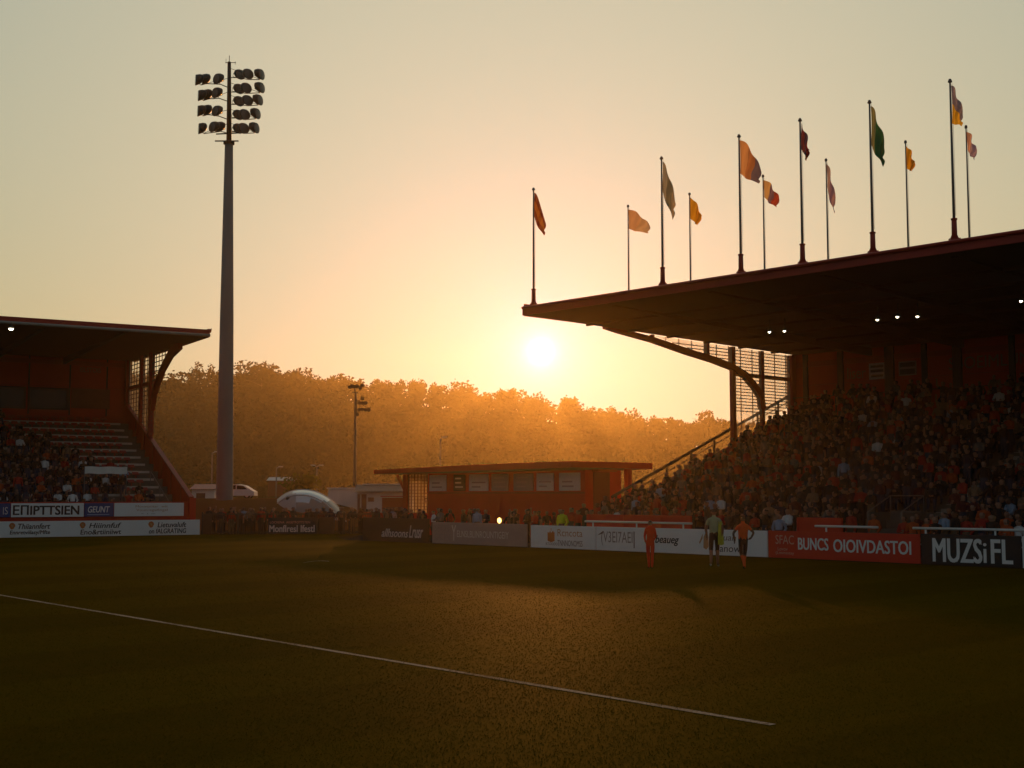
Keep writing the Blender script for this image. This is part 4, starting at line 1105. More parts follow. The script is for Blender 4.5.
for pa, pb in ((-40, -6), (-2, 23), (31, 66)):
    x0, z1 = LS.on_y(pa, 389.5, QB - .05); x1, z0 = LS.on_y(pb, 407, QB - .05)
    z1 = LS.on_y(40, 389.5, QB - .05)[1]; z0 = LS.on_y(40, 407, QB - .05)[1]
    mb = MB(); f = .16
    mb.box(x0 - f, x1 + f, QB - .09, QB - .004, z1, z1 + f); mb.box(x0 - f, x1 + f, QB - .09, QB - .004, z0 - f, z0); mb.box(x0 - f, x0, QB - .09, QB - .004, z0, z1); mb.box(x1, x1 + f, QB - .09, QB - .004, z0, z1)
    wn = obj('window', mb, M['dark_steel'], lbw); mb = MB(); mb.box(x0, x1, QB - .05, QB - .03, z0, z1); obj('pane', mb, M['glass_dark'], wn)
x0, z0 = LS.on_y(71, 407, QB - .03); x1, z1 = LS.on_y(110, 389.5, QB - .03); z0 = LS.on_y(71, 408, QB - .03)[1]
mb = MB(); mb.box(x0, x1, QB - .05, QB - .01, z0, za - .06); obj('wall_panel', mb, M['cabin_brown'], lbw)
x0, z0 = LS.on_y(80, 372, QB - .03); x1, z1 = LS.on_y(101, 367, QB - .03)
t = thing('painted_lettering', 'very faint small lettering high on the back wall of the left stand', 'lettering', LS.w(x0, QB - .03), LS.a); lettering('ISLSTOIS', 0, z0, x1 - x0, .34, M['ink_brown'], t, 0)
# sloping side parapet
EXL = -.16
ptop = [LS.on_x(px, py, EXL) for px, py in ((199, 508.5), (128.5, 406))]
(qa, za_), (qb, zb_) = ptop; sl = (zb_ - za_) / (qb - qa)
qa0 = .9; za0 = za_ + sl * (qa0 - qa)
mb = MB(); mb.prism_x([(qa0, -.1), (qa0, za0), (QB, za_ + sl * (QB - qa)), (QB, -.1)], -.3, -.08); par = obj('side_parapet', mb, M['red_panel'], ls)
mb = MB(); mb.bar((-.19, qa0, za0 + .05), (-.19, QB, za_ + sl * (QB - qa) + .05), .30, .09); obj('coping', mb, M['red_steel'], par)
for q in (2.6, 4.8, 7.0, 9.2, 11.4, 13.6):
    zz = za_ + sl * (q - qa); mb = MB(); mb.box(-.38, -.302, q - .05, q + .05, zz - 1.4, zz - .02); obj('rib', mb, M['red_steel'], par)
mb = MB(); mb.box(-.31, .06, .78, 1.0 - .004, -.1, za0 + .02); obj('end_pier', mb, M['red_panel'], ls)
# end posts, brace, glazing grid
Q1 = LS.on_x(151.5, 380, EXL)[0]; Q2 = LS.on_x(142, 380, EXL)[0]
for q, r in ((Q1, .17), (Q2, .14), (QB - .2, .18)):
    mb = MB(); mb.box(EXL - r, EXL + r, q - r, q + r, za_ + sl * (q - qa) + .1, lund(q) - .015); obj('post', mb, M['red_steel'], ls)
bp = [(180, 344), (171, 354), (163, 369), (157, 385), (153.5, 398), (152, 410)]
bl2 = [LS.on_x(px, py, EXL) for px, py in bp]
mb = MB(); vs = []
for i, (q, z) in enumerate(bl2):
    a = bl2[max(i - 1, 0)]; b = bl2[min(i + 1, 5)]; d = Vector((b[0] - a[0], b[1] - a[1])).normalized(); t_ = (.32, .24, .2, .17, .15, .14)[i]
    vs += [(EXL - .16, q - d.y * t_, z + d.x * t_), (EXL + .16, q - d.y * t_, z + d.x * t_), (EXL + .16, q + d.y * t_, z - d.x * t_), (EXL - .16, q + d.y * t_, z - d.x * t_)]
mb.add(vs, [(i * 4 + k, i * 4 + (k + 1) % 4, i * 4 + 4 + (k + 1) % 4, i * 4 + 4 + k) for i in range(5) for k in range(4)] + [(3, 2, 1, 0), (20, 21, 22, 23)])
obj('brace', mb, M['red_steel'], ls)
def bz2(q):
    for (a, z1), (b, z2) in zip(bl2, bl2[1:]):
        if a <= q <= b: return z1 + (z2 - z1) * (q - a) / (b - a)
    return None
def low2(q): return max(za_ + sl * (q - qa) + .1, (bz2(q) + .15) if bz2(q) else -9) if q > bl2[0][0] else 99
zc_ = LS.on_x(140, 386, EXL)[1]; mb = MB(); mb.box(EXL - .08, EXL + .08, Q1, QB - .4, zc_ - .09, zc_ + .09); obj('crossbar', mb, M['red_steel'], ls)
mb = MB(); z = 5.0
while z < LZF:
    seg = None; q = bl2[0][0] + .1
    while q < QB - .4:
        ok = low2(q) < z < lund(q) - .04
        if ok and seg is None: seg = q
        if (not ok or q + .12 >= QB - .4) and seg is not None:
            if q - seg > .15: mb.box(EXL - .015, EXL + .015, seg, q, z - .03, z + .03)
            seg = None
        q += .12
    z += .30
q = bl2[0][0] + .5
while q < QB - .4:
    if lund(q) - low2(q) > .2: mb.box(EXL - .02, EXL + .02, q - .025, q + .025, low2(q), lund(q) - .02)
    q += .7
obj('lattice', mb, M['lattice'], ls)
mb = MB(); vs = []; n = 30
for i in range(n + 1):
    q = Q1 + (QB - .4 - Q1) * i / n; vs += [(EXL + .05, q, low2(q)), (EXL + .05, q, lund(q) - .05)]
mb.add(vs, [(2 * i, 2 * i + 2, 2 * i + 3, 2 * i + 1) for i in range(n)]); obj('glazing', mb, M['frosted'], ls)
# aisle rail by the parapet, low level
mb = MB(); mb.tube([(-1.3, q_y(0), q_z(0) + .95), (-1.3, q_y(4), q_z(4) + .95)], .03, 6)
for k in (0, 2, 4): mb.tube([(-1.3, q_y(k), q_z(k)), (-1.3, q_y(k), q_z(k) + .95)], .025, 6)
obj('handrail', mb, M['pole_paint'], ls)

LOCC = {}
def l_taken(x, q, z):
    px, py = project(LS.w(x, q, z + .6))
    return py > 421 + .50 * px
seat = MB(); seat.bevel_box(-.21, .21, .02, .34, .22, .27, .015); seat.add(*[[(-.21, .27, .25), (.21, .27, .25), (.20, .32, .42), (-.20, .32, .42), (-.21, .31, .24), (.21, .31, .24), (.20, .36, .42), (-.20, .36, .42)], [(0, 1, 2, 3), (7, 6, 5, 4), (3, 2, 6, 7), (0, 3, 7, 4), (2, 1, 5, 6), (1, 0, 4, 5)]]); seat.box(-.03, .03, .1, .3, 0.0, .22)
seat_me = seat.mesh('seat', M['seat_red']); empties = []
cands = []
for k in range(1, NQ):
    x = -1.9
    while x > LL + .4:
        p = LS.w(x, q_y(k), q_z(k)); px, py = project(p)
        if px > -6: (cands if l_taken(x, q_y(k), q_z(k)) else empties).append((k, x, px))
        x -= .56
empties.sort(key=lambda e: (LS.w(e[1], q_y(e[0])).length))
for i, (k, x, px) in enumerate(empties):
    if i < 100:
        o = link('seat', seat_me, ls, (x, q_y(k), q_z(k) + .013))
rest = MB()
for k, x, px in empties[100:]:
    rest.add([(a + x, b + q_y(k), c + q_z(k) + .013) for a, b, c in seat.v], seat.f)
if rest.v:
    o = obj('far_seats', rest, M['seat_red'], ls); o['kind'] = 'stuff'
# white cloth over the rail half way up
x0, z1 = LS.on_y(85, 466.5, q_y(2) - .5); x1, z0 = LS.on_y(127, 474, q_y(2) - .5)
t = thing('white_banner', 'white cloth banner spread among the crowd in the left stand', 'banner', LS.w(x0, q_y(2) - .5), LS.a)
mb = MB(); n = 12; vs = []
for i in range(n + 1):
    for z in (z0, z1): vs.append(((x1 - x0) * i / n, .03 * math.sin(i * 1.9), z + .02 * math.sin(i * 1.1)))
mb.add(vs, [(2 * i, 2 * i + 2, 2 * i + 3, 2 * i + 1) for i in range(n)], 0, True); mb.add([(a, b + .02, c) for a, b, c in vs], [(2 * i + 1, 2 * i + 3, 2 * i + 2, 2 * i) for i in range(n)], 0, True); obj('cloth', mb, M['white_paint'], t)
mb = MB(); mb.tube([(0, .05, q_z(2) - .5), (0, .05, z1)], .02, 6); mb.tube([(x1 - x0, .05, q_z(2) - .5), (x1 - x0, .05, z1)], .02, 6); obj('pole', mb, M['pole_paint'], t)
# lamp under the left roof
r_ = ray(11, 328.3); zz = (LZF + LZB) / 2 - .35; t_ = (zz - CAM_H) / r_.z; p = Vector((r_.x * t_, r_.y * t_, zz))
root = thing('ceiling_lamp', 'single lit lamp under the roof of the left stand', 'lamp', p, LS.a)
mb = MB(); mb.tube([(0, 0, .02), (0, 0, .32)], .02, 6); mb.tube([(0, 0, -.02), (0, 0, .12)], [.2, .1], 10); obj('housing', mb, M['lamp_housing'], root)
mb = MB(); mb.ball((0, -.06, -.04), .13, .13, .08, 0, 10, 6); obj('bulb', mb, M['lamp_lit'], root)

# boards of the left stand: two tiers
G = 'advertising boards in front of the left stand'
def lb(y, pa, pb, zlo, zhi, m_, lab, ym): return board(LS, y, pa, pb, zlo, zhi, m_, lab, G, ymid=ym)
def crest_logo(b, x, z, r):
    mb = MB(); P_ = [(x + r * math.cos(a) * (1 if math.sin(a) > -.2 else .8), z + r * 1.1 * math.sin(a)) for a in [i * math.pi / 8 for i in range(16)]]
    mb.prism_y(P_, -.009, -.006); mb.prism_y([(x - r * .45, z + r * .5), (x + r * .5, z + r * .3), (x + r * .1, z - r * .6)], -.012, -.0095, 1); obj('emblem', mb, [M['ink_orange'], M['ink_tan']], b)
b, w = lb(0, -150, 200, .02, .92, M['white_board'], 'long white lower board with three orange crests, in front of the left stand', 528)
u00 = LS.on_y(-150, 528, 0)[0]
def bx_(px): return LS.on_y(px, 530, 0)[0] - u00
for (c, a, d, t1, t2, sh) in ((12, 18, 50, 'Thiiannfert', 'Ennretviilasy/Mfte', .25), (82.5, 89, 121, 'Hiiinnfuf', 'Eno&rtiiniiwt', .25), (151, 157.5, 186, 'Lietuvaluft', 'on fALGRATING', .2)):
    crest_logo(b, bx_(c), .66, .17); lettering(t1, bx_(a), .49, bx_(d) - bx_(a), .30, M['ink_dark'], b, -.008, sh, .022); lettering(t2, bx_(c - 2), .13, bx_(d) - bx_(c - 2), .28, M['ink_dark'], b, -.008, .1, .022)
UY = .93
def tier(pa, pb, m_, lab): return lb(UY - .06, pa, pb, 1.14, 1.93, m_, lab, 510)
b, w = tier(-60, 10.6, M['blue_board'], 'dark blue upper board cut off by the left edge of the photo')
lettering('IS', w * .89, 1.30, w * .07, .42, M['ink_pale'], b)
b, w = tier(11, 84, M['white_board'], 'white upper board with big black condensed capitals')
lettering('\u0415\u041fIPTTSIEN', w * .03, 1.27, w * .90, .54, M['ink_dark'], b, bold=.035)
b, w = tier(84.4, 113.8, M['blue_board'], 'dark blue upper board with white slanted capitals')
lettering('GEUNT', w * .12, 1.38, w * .74, .36, M['ink_white'], b, -.008, .2, .02); mb = MB(); mb.box(w * .1, w * .85, -.009, -.006, 1.24, 1.28); obj('stripe', mb, M['ink_blue'], b)
b, w = tier(114.2, 184, M['white_board'], 'white upper board with small brown lettering')
lettering('Mouvuritar  wit', w * .30, 1.66, w * .46, .13, M['ink_tan'], b); lettering('Vounregaifingel', w * .31, 1.40, w * .45, .18, M['ink_tan'], b); lettering('<  I  m', w * .38, 1.26, w * .2, .07, M['ink_grey'], b)

# ------------------------------------------------------------------ floodlight mast
Y = 96.0; g = at_depth(224.5, 499, Y); topz = at_depth(229, 141, Y); zb0 = 2.1
mast = thing('floodlight_mast', 'tall concrete floodlight mast with tiers of round lamps', 'floodlight', (g.x, Y, zb0), 0)
H1 = topz.z - zb0; pxm = Y / FPX
lean = (topz.x - g.x)
mb = MB(); mb.tube([(0, 0, -1.5), (0, 0, 0), (lean * .5, 0, H1 * .5), (lean, 0, H1)], [.66, .62, .50, .30], 20); obj('pole', mb, M['mast_concrete'], mast)
def hp(px, py, dy=0): q = at_depth(px, py, Y + dy); return (q.x - g.x, q.z - zb0)
cx, ct = hp(229.3, 62); cb = hp(229, 148)[1]
mb = MB(); mb.tube([(lean, 0, H1 - .25), (lean, 0, H1 - .05)], .42, 16); mb.tube([(lean, 0, H1 - .05), (cx, 0, ct)], [.20, .13], 10); obj('mast_head', mb, M['dark_steel'], mast)
mb = MB(); mb.tube([(cx, 0, ct), (cx, 0, ct + .5)], .025, 6); mb.tube([(cx - .25, 0, ct - .1), (cx - .25, 0, ct + .25)], .015, 5); mb.tube([(cx + .45, 0, ct - .2), (cx + .45, 0, ct + .05)], .015, 5); mb.bar((cx - .3, 0, ct - .05), (cx + .5, 0, ct - .05), .04, .04); obj('lightning_rod', mb, M['dark_steel'], mast)
mb = MB(); a = hp(215, 141); b_ = hp(238.5, 141); mb.bar((a[0], 0, a[1]), (b_[0], 0, b_[1]), .10, .08); a = hp(217, 135.2); b_ = hp(240, 134); mb.bar((a[0], -.3, a[1]), (b_[0], -.3, b_[1]), .08, .08); obj('service_bar', mb, M['dark_steel'], mast)
mb = MB()
for s in (-.16, .16): mb.tube([(lean + .55 + s, -.1, 4), (lean * 1 + .36 + s, -.1, H1)], .02, 5)
tiers = [  # lamp centres in each tier: (px, py, depth offset)
    [(199.3, 79.2, -.9), (206.0, 78.8, -.3), (219.2, 78.4, -.9), (238.8, 74.2, .5), (247, 73.6, -.9), (258.8, 73.8, -.9)],
    [(202.0, 94.8, -.9), (207.8, 94.2, -.3), (217.8, 92.4, -.9), (238, 88.6, .5), (245.2, 87.6, -.9), (259, 87, -.9)],
    [(201.5, 110.2, -.9), (207.6, 109.8, -.3), (218, 110.5, -.9), (238, 100.9, .5), (246.5, 100, -.9), (257.2, 99.3, -.9)],
    [(202.4, 127.9, -.9), (215.0, 126.4, -.9), (220.5, 126.6, -.3), (237.5, 114.5, .5), (243.7, 114, -.9), (254.8, 113, -.9)],
    [(237.5, 128.2, .5), (242.8, 127.8, -.9), (253.6, 127.2, -.9)]]
def lamp_unit(x, y, z, aim, r=.41):
    mb = MB(); c, s = math.cos(aim), math.sin(aim)
    def T(px_, py_, pz_):   # local: lamp opens to -y, tipped down a little
        yy, zz = py_ * .94 - pz_ * -.34 * 0 , pz_ + py_ * .34
        return (x + px_ * c - yy * s, y + px_ * s + yy * c, z + zz)
    n = 14; rings = [(-.30, r), (-.26, r * 1.03), (.02, r * .97), (.26, r * .72), (.36, r * .3)]
    vs = []; fs = []
    for yy, rr in rings:
        for k in range(n): vs.append(T(rr * math.cos(2 * math.pi * k / n), yy, rr * .95 * math.sin(2 * math.pi * k / n)))
    for i in range(4):
        for k in range(n): fs.append((i * n + k, i * n + (k + 1) % n, (i + 1) * n + (k + 1) % n, (i + 1) * n + k))
    fs.append(tuple(4 * n + k for k in range(n)))
    mb.add(vs, fs, 0, True)
    mb.tube([T(r + .03, 0, 0), T(r + .05, .1, -.3), T(-r - .05, .1, -.3), T(-r - .03, 0, 0)], .022, 5)
    lo = obj('lamp', mb, M['lamp_housing'], mast)
    mb = MB(); vs = [T(rr * math.cos(2 * math.pi * k / n), -.285 - (.03 if rr < r * .5 else 0), rr * .95 * math.sin(2 * math.pi * k / n)) for rr in (r * .97, r * .4) for k in range(n)]
    mb.add(vs, [(k, (k + 1) % n, n + (k + 1) % n, n + k) for k in range(n)] + [tuple(n + k for k in range(n))]); obj('lens', mb, M['lamp_glass'], lo)
for ti, tr in enumerate(tiers):
    pts = []
    for (px, py, dy) in tr:
        x, z = hp(px, py, dy); lamp_unit(x, dy, z, math.copysign(1.25 if abs(px - 229) > 18 else .75, px - 229)); pts.append((x, dy + .12, z - .33))
    pts.sort(); L_ = [p for p in pts if p[0] < cx]; R_ = [p for p in pts if p[0] > cx]
    mb = MB(); zc = hp(229, 83 + ti * 14)[1]
    for grp in (L_, R_):
        if not grp: continue
        grp = sorted(grp, key=lambda p: abs(p[0] - cx)); mb.tube([(cx, 0, grp[0][2] + (.12 if grp is R_ else -.1))] + [(p[0], p[1] * .6, p[2] + .02) for p in grp], .035, 6)
        mb.tube([(cx, 0, grp[0][2] + .65), (grp[-1][0], grp[-1][1] * .6, grp[-1][2] + .05)], .02, 5)
        for p in grp: mb.tube([(p[0], p[1], p[2]), (p[0], p[1] * .6, p[2] + .02)], .02, 5)
    obj('cross_arm', mb, M['dark_steel'], mast)

# thin mast with a sparse head, farther off
Y = 135.0; g = at_depth(354.5, 508, Y); tz = at_depth(354.5, 393, Y).z
fm = thing('floodlight_mast', 'thin distant floodlight mast with small scattered lamps, left of the pavilion', 'floodlight', (g.x, Y, g.z))
h = tz - g.z
mb = MB(); mb.tube([(0, 0, -2), (0, 0, 0), (0, 0, h)], [.2, .2, .12], 10); obj('pole', mb, M['dark_steel'], fm)
def hp2(px, py): q = at_depth(px, py, Y); return (q.x - g.x, q.z - g.z)
mb = MB()
for p, q in (((352.5, 392.5), (358.5, 392.2)), ((349, 388), (362, 388)), ((357, 401.5), (364, 398.2)), ((356.5, 403), (367.5, 402.5)), ((356, 410), (371, 409.5)), ((357, 399), (357, 415))):
    a, b_ = hp2(*p), hp2(*q); mb.bar((a[0], 0, a[1]), (b_[0], 0, b_[1]), .10, .10)
a = hp2(355, 393); b_ = hp2(355, 386); mb.bar((a[0], 0, a[1] - .05), (b_[0], 0, b_[1]), .09, .09); mb.bar((0, 0, h * .83), hp2(357, 408)[0:1] + (0,) + hp2(357, 408)[1:], .06, .06)
obj('cross_arm', mb, M['dark_steel'], fm)
for px, py in ((350, 387), (352, 385.5), (354.5, 386.5), (357.5, 386), (360.5, 388), (362.3, 385.3), (362.5, 398.3), (360, 403), (362.5, 402.8), (365.5, 403), (359.5, 409.6), (362, 409.4), (366, 409.6), (369, 409.5), (357.5, 414.3)):
    a = hp2(px, py); mb = MB(); mb.tube([(a[0], .12, a[1] + .02), (a[0], -.1, a[1] - .02)], [.10, .21], 8); obj('lamp', mb, M['dark_steel'], fm)

# small street lamps and far poles
for px, yb, ytop, Y, lab in ((440.5, 470, 438, 170, 'single far lamp post rising behind the pavilion roof'), (276.5, 482, 467.5, 170, 'short far lamp post left of the pale green bush'), (317, 486, 466, 175, 'pair lamp post behind the right end of the silver tent'), (212.3, 480, 452.5, 165, 'slender far post just left of the floodlight mast')):
    a = at_depth(px, ytop, Y); zb0 = .4
    root = thing('street_lamp', lab, 'street lamp', (a.x, Y, zb0), 0, 'distant lamp posts'); h = a.z - zb0
    mb = MB(); mb.tube([(0, 0, -.6), (0, 0, h)], [.12, .07], 8); obj('post', mb, M['pole_paint'], root)
    for s in ((-1, 1) if px == 317 else (1,)):
        mb = MB(); mb.tube([(0, 0, h - .1), (s * .35, 0, h + .08), (s * .8, 0, h + .1)], .05, 6); mb.bevel_box(s * .55 - .3, s * .55 + .3, -.14, .14, h + .03, h + .17, .03); obj('lamp_head', mb, M['cabin_white'], root)

# ------------------------------------------------------------------ behind the far fence
# silver domed tent
Y = 94.0; a = at_depth(260, 511, Y); b_ = at_depth(344, 511, Y); ctr = (a + b_) / 2; Wd = (b_.x - a.x) / 2
tent = thing('domed_tent', 'glossy silver domed tent behind the far fence', 'tent', (ctr.x, Y + 2.0, -.05))
zp = at_depth(300, 489.8, Y).z + .05
def dome_z(s): return max(0.0, 1 - abs(s + .10 * (1 - s * s)) ** 2.2) ** .60
vs = []; fs = []; mi = []; nd, ns_ = 14, 30; DR = 2.4
for j in range(nd + 1):
    t = -math.cos(math.pi * j / nd)
    for i in range(ns_ + 1):
        s = -math.cos(math.pi * i / ns_); k = math.sqrt(max(0, 1 - t * t))
        vs.append((s * Wd * (.35 + .65 * k), t * DR, zp * dome_z(s) * k ** .8))
for j in range(nd):
    for i in range(ns_):
        f = (j * (ns_ + 1) + i, j * (ns_ + 1) + i + 1, (j + 1) * (ns_ + 1) + i + 1, (j + 1) * (ns_ + 1) + i); fs.append(f)
        c = [sum(vs[q][k] for q in f) / 4 for k in range(3)]
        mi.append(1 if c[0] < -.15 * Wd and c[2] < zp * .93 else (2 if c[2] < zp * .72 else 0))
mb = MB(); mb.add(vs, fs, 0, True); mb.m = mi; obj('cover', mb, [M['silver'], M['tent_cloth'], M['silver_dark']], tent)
mb = MB()
for t in (-.55, 0, .55):
    k = math.sqrt(1 - t * t); mb.tube([(s * Wd * (.35 + .65 * k), t * DR, zp * dome_z(s) * k ** .8 + .02) for s in [-math.cos(math.pi * i / 24) for i in range(25)]], .045, 6)
obj('rib', mb, M['silver'], tent)
q = at_depth(286.5, 499, Y); mb = MB(); mb.ball((q.x - ctr.x, -1.35, q.z + .05), .19, .22, .19, 0, 10, 6); obj('vent', mb, M['black_board'], tent)
# pale car on the bank
Y = 106.0; a = at_depth(218, 497, Y); b_ = at_depth(255, 497, Y); zc = 2.1
car = thing('parked_car', 'pale rounded car parked on the earth bank behind the floodlight mast', 'car', ((a.x + b_.x) / 2, Y, zc)); hl = 1.9
body = [(-hl, .28), (-hl - .02, .62), (-hl + .15, .80), (-1.1, .86), (-.55, 1.30), (.25, 1.36), (.95, 1.22), (1.55, .86), (hl, .66), (hl + .02, .28)]
car.scale = (.82, .9, .86)
mb = MB(); mb.prism_y(body, -.82, .82); obj('body', mb, M['white_paint'], car)
for x0, x1, x2, x3 in ((-.95, -.5, .1, .1), (.2, .2, .85, 1.25)):
    mb = MB(); mb.prism_y([(x0, .88), (x1, 1.24), (x2, 1.28 if x2 < .5 else 1.18), (x3, .88)], -.835, -.823); obj('window', mb, M['glass_dark'], car)
for sx in (-1.2, 1.2):
    for sy in (-.7, .7):
        mb = MB(); mb.tube([(sx, sy - .1, .31), (sx, sy + .1, .31)], .31, 16); wh = obj('wheel', mb, M['tyre'], car); mb = MB(); mb.tube([(sx, sy - .115, .31), (sx, sy + .115, .31)], .18, 12); obj('rim', mb, M['silver'], wh)
# red roofed shed far left, low white roofs
def shed(px0, px1, ptop, pbot, Y, m_wall, m_roof, label, dz=.3):
    a = at_depth(px0, ptop, Y); b_ = at_depth(px1, pbot, Y)
    t = thing('shed', label, 'shed', (a.x, Y, b_.z), 0); w = b_.x - a.x; h = a.z - b_.z
    mb = MB(); mb.box(0, w, 0, 4, -1.5, h * .6); wl_ = obj('wall', mb, m_wall, t)
    mb = MB(); mb.prism_x([(-.3, h * .6 + .004), (2, h), (4.3, h * .6 + .004)], -.2, w + .2); obj('roof', mb, m_roof, t)
    mb = MB(); mb.box(w * .2, w * .2 + .9, -.03, -.004, -1.2, h * .3); obj('door', mb, M['cabin_brown'], t)
    return t
shed(192, 214, 484, 497, 130, M['cabin_white'], M['red_steel'], 'low shed with a red roof left of the floodlight mast')
shed(268, 293, 477, 486, 190, M['cabin_brown'], M['cabin_white'], 'low far shed with a pale roof behind the silver tent')
# white cabins
Y = 112.0; a = at_depth(328, 489, Y); b_ = at_depth(372, 511, Y)
cab = thing('cabin', 'long pale cabin with a flat roof behind the thin floodlight mast', 'cabin', (a.x, Y, b_.z - .6)); w = b_.x - a.x; h = a.z - b_.z + .6
mb = MB(); mb.box(0, w, 0, 3, -1, h); obj('wall', mb, M['cabin_white'], cab); mb = MB(); mb.box(-.1, w + .05, -.1, 3.1, h + .004, h + .12); obj('roof', mb, M['cabin_white'], cab)
Y = 108.0; a = at_depth(357, 491.5, Y); b_ = at_depth(412, 511, Y)
cab = thing('cabin', 'pale cabin with brown doors and a low pitched roof left of the pavilion', 'cabin', (a.x, Y, b_.z - .6)); w = b_.x - a.x; h = a.z - b_.z + .6
mb = MB(); mb.box(0, w, 0, 3, -1, h); wl_ = obj('wall', mb, M['cabin_white'], cab)
rt = at_depth(362, 484.2, Y).z - (b_.z - .6)
mb = MB(); mb.prism_x([(-.5, h + .004), (1.5, rt), (3.4, h + .004)], -.2, w + .4); obj('roof', mb, M['roof_metal'], cab); mb = MB(); mb.box(.3, w + .4, 1.3, 1.7, rt - .04, rt + .05); obj('ridge', mb, M['cabin_white'], cab)
def cu(px): return at_depth(px, 500, Y).x - a.x
for p0, p1 in ((357.5, 360), (361.5, 366.5)):
    mb = MB(); mb.box(cu(p0), cu(p1), -.05, -.004, .0, h * .9); obj('door', mb, M['cabin_brown'], cab)
mb = MB(); mb.box(cu(368), cu(374), -.05, -.004, h * .62, h * .78); obj('sign_plate', mb, M['cabin_brown'], cab)
Y = 92.0; a = at_depth(382, 497, Y); b_ = at_depth(406, 513, Y)
kio = thing('kiosk', 'orange kiosk beside the left end of the pavilion', 'kiosk', (a.x, Y, -.05)); w = b_.x - a.x
mb = MB(); mb.box(0, w, 0, 1.6, 0, a.z); obj('wall', mb, M['orange_paint'], kio); mb = MB(); mb.box(-.08, w + .08, -.25, 1.7, a.z + .055, a.z + .13); obj('roof', mb, M['red_steel'], kio); mb = MB(); mb.box(.3, w - .3, -.03, -.004, .9, 1.6); obj('shutter', mb, M['cabin_brown'], kio)

# far fence: panels of upright bars between posts
fa, fb = p_far + Vector((.1, .15, 0)), q_far + Vector((0, .15, 0)); fd = (fb - fa); FLn = fd.length; fang = math.atan2(fd.y, fd.x)
FF = Frame(fa.x, fa.y, fang)
fe = thing('fence', 'dark upright bar fence closing the far end of the pitch', 'fence', fa, fang)
npn = 5
for i in range(npn + 1):
    mb = MB(); x = FLn * i / npn; mb.box(x - .05, x + .05, -.05, .05, -.1, 1.35); obj('post', mb, M['dark_steel'], fe)
for i in range(npn):
    mb = MB(); x0, x1 = FLn * i / npn + .055, FLn * (i + 1) / npn - .055
    mb.box(x0, x1, -.025, .025, 1.2, 1.27); mb.box(x0, x1, -.025, .025, .1, .16); k = x0 + .08
    while k < x1: mb.box(k - .012, k + .012, -.012, .012, .16, 1.2); k += .13
    obj('panel', mb, M['dark_steel'], fe)
b, w = board(FF, -.12, 268, 318, .03, 1.02, M['black_board'], 'black banner board on the far fence with two lines of pale lettering', 'boards on the far fence', ymid=525)
lettering('LOCRENA  AIGETFOTTSTEN', w * .04, .66, w * .8, .14, M['ink_pink'], b); lettering('MonfIresI IfestI', w * .03, .14, w * .90, .42, M['ink_pale'], b, bold=.03)
b, w = board(FF, -.12, 203, 212, .03, 1.25, M['brown_board'], 'narrow brown board at the left end of the far fence', 'boards on the far fence', ymid=525)
b, w = board(FF, -.12, 319, 334, .03, 1.05, M['brown_board'], 'brown board right of the black banner board on the far fence', 'boards on the far fence', ymid=525)

# ------------------------------------------------------------------ the people
random.seed(77)
N_IND = 0
# three players walking off, seen from behind
GLOSS = {'red_kit': fabric('red_kit', (.76, .03, .012)), 'orange_kit': fabric('orange_kit', (.78, .11, .02)), 'grey_vest': fabric('grey_vest', (.30, .37, .22)), 'lime': fabric('lime', (.45, .50, .06)), 'orange_sock': fabric('orange_sock', (.78, .11, .02)), 'hivis': fabric('hivis', (.62, .66, .03))}
def player(px, py, ph, pose, shorts, sleeve, mats, label, turn=0.0, hair='short', bulk=1.0):
    p = ground(px, py); mb = figure(pose, 1, hair, sleeve, shorts, True, bulk)
    o = link('person', mb.mesh('person', mats), None, p, math.pi + turn - math.atan2(-p.x, p.y) * 0)
    hpx = project(p)[1] - project(p + Vector((0, 0, 1.76)))[1]
    s = ph / hpx; o.scale = (s * .97, s * .97, s)
    tag(o, label, 'person', 'players on the pitch'); return o, s
WALK = {'anl': 0}
W1 = {'ankl': (-.05, .05, .09), 'toel': (-.06, -.12, .035), 'ankr': (.05, .0, .09), 'toer': (.06, -.16, .035), 'knel': (-.07, .0, .49), 'kner': (.07, -.02, .49), 'cufl': (-.06, .03, .30), 'cufr': (.06, .0, .30),
      'shol': (-.155, .015, 1.40), 'shor': (.155, .015, 1.40), 'elbl': (-.205, -.02, 1.14), 'wril': (-.15, -.17, .98), 'hanl': (-.12, -.22, .93), 'elbr': (.205, -.02, 1.14), 'wrir': (.15, -.17, .98), 'hanr': (.12, -.22, .93)}
o, s = player(650.5, 569, 50, W1, False, True, [SKINS[0], HAIRS['brown'], GLOSS['red_kit'], GLOSS['red_kit'], GLOSS['red_kit'], CL['dark brown']], 'slim player in an all red tracksuit standing with his back turned, on the pitch', .1, bulk=1.08)
W2 = {'hipl': (-.09, -.01, .88), 'knel': (-.10, -.10, .50), 'cufl': (-.10, -.06, .30), 'ankl': (-.10, -.03, .09), 'toel': (-.13, -.19, .035),
      'hipr': (.09, .01, .88), 'kner': (.10, .03, .49), 'cufr': (.10, .15, .33), 'ankr': (.11, .24, .14), 'toer': (.12, .13, .05),
      'elbl': (-.26, .08, 1.13), 'wril': (-.25, .02, .90), 'hanl': (-.25, -.02, .81), 'elbr': (.25, .02, 1.13), 'wrir': (.22, -.1, .93), 'hanr': (.21, -.14, .85)}
o, s = player(714.5, 567, 59, W2, True, False, [SKINS[1], HAIRS['dark'], GLOSS['grey_vest'], CL['black'], SKINS[1], SHOE_W], 'tall player in a grey green vest and black shorts holding a lime bib', -.12, bulk=1.18)
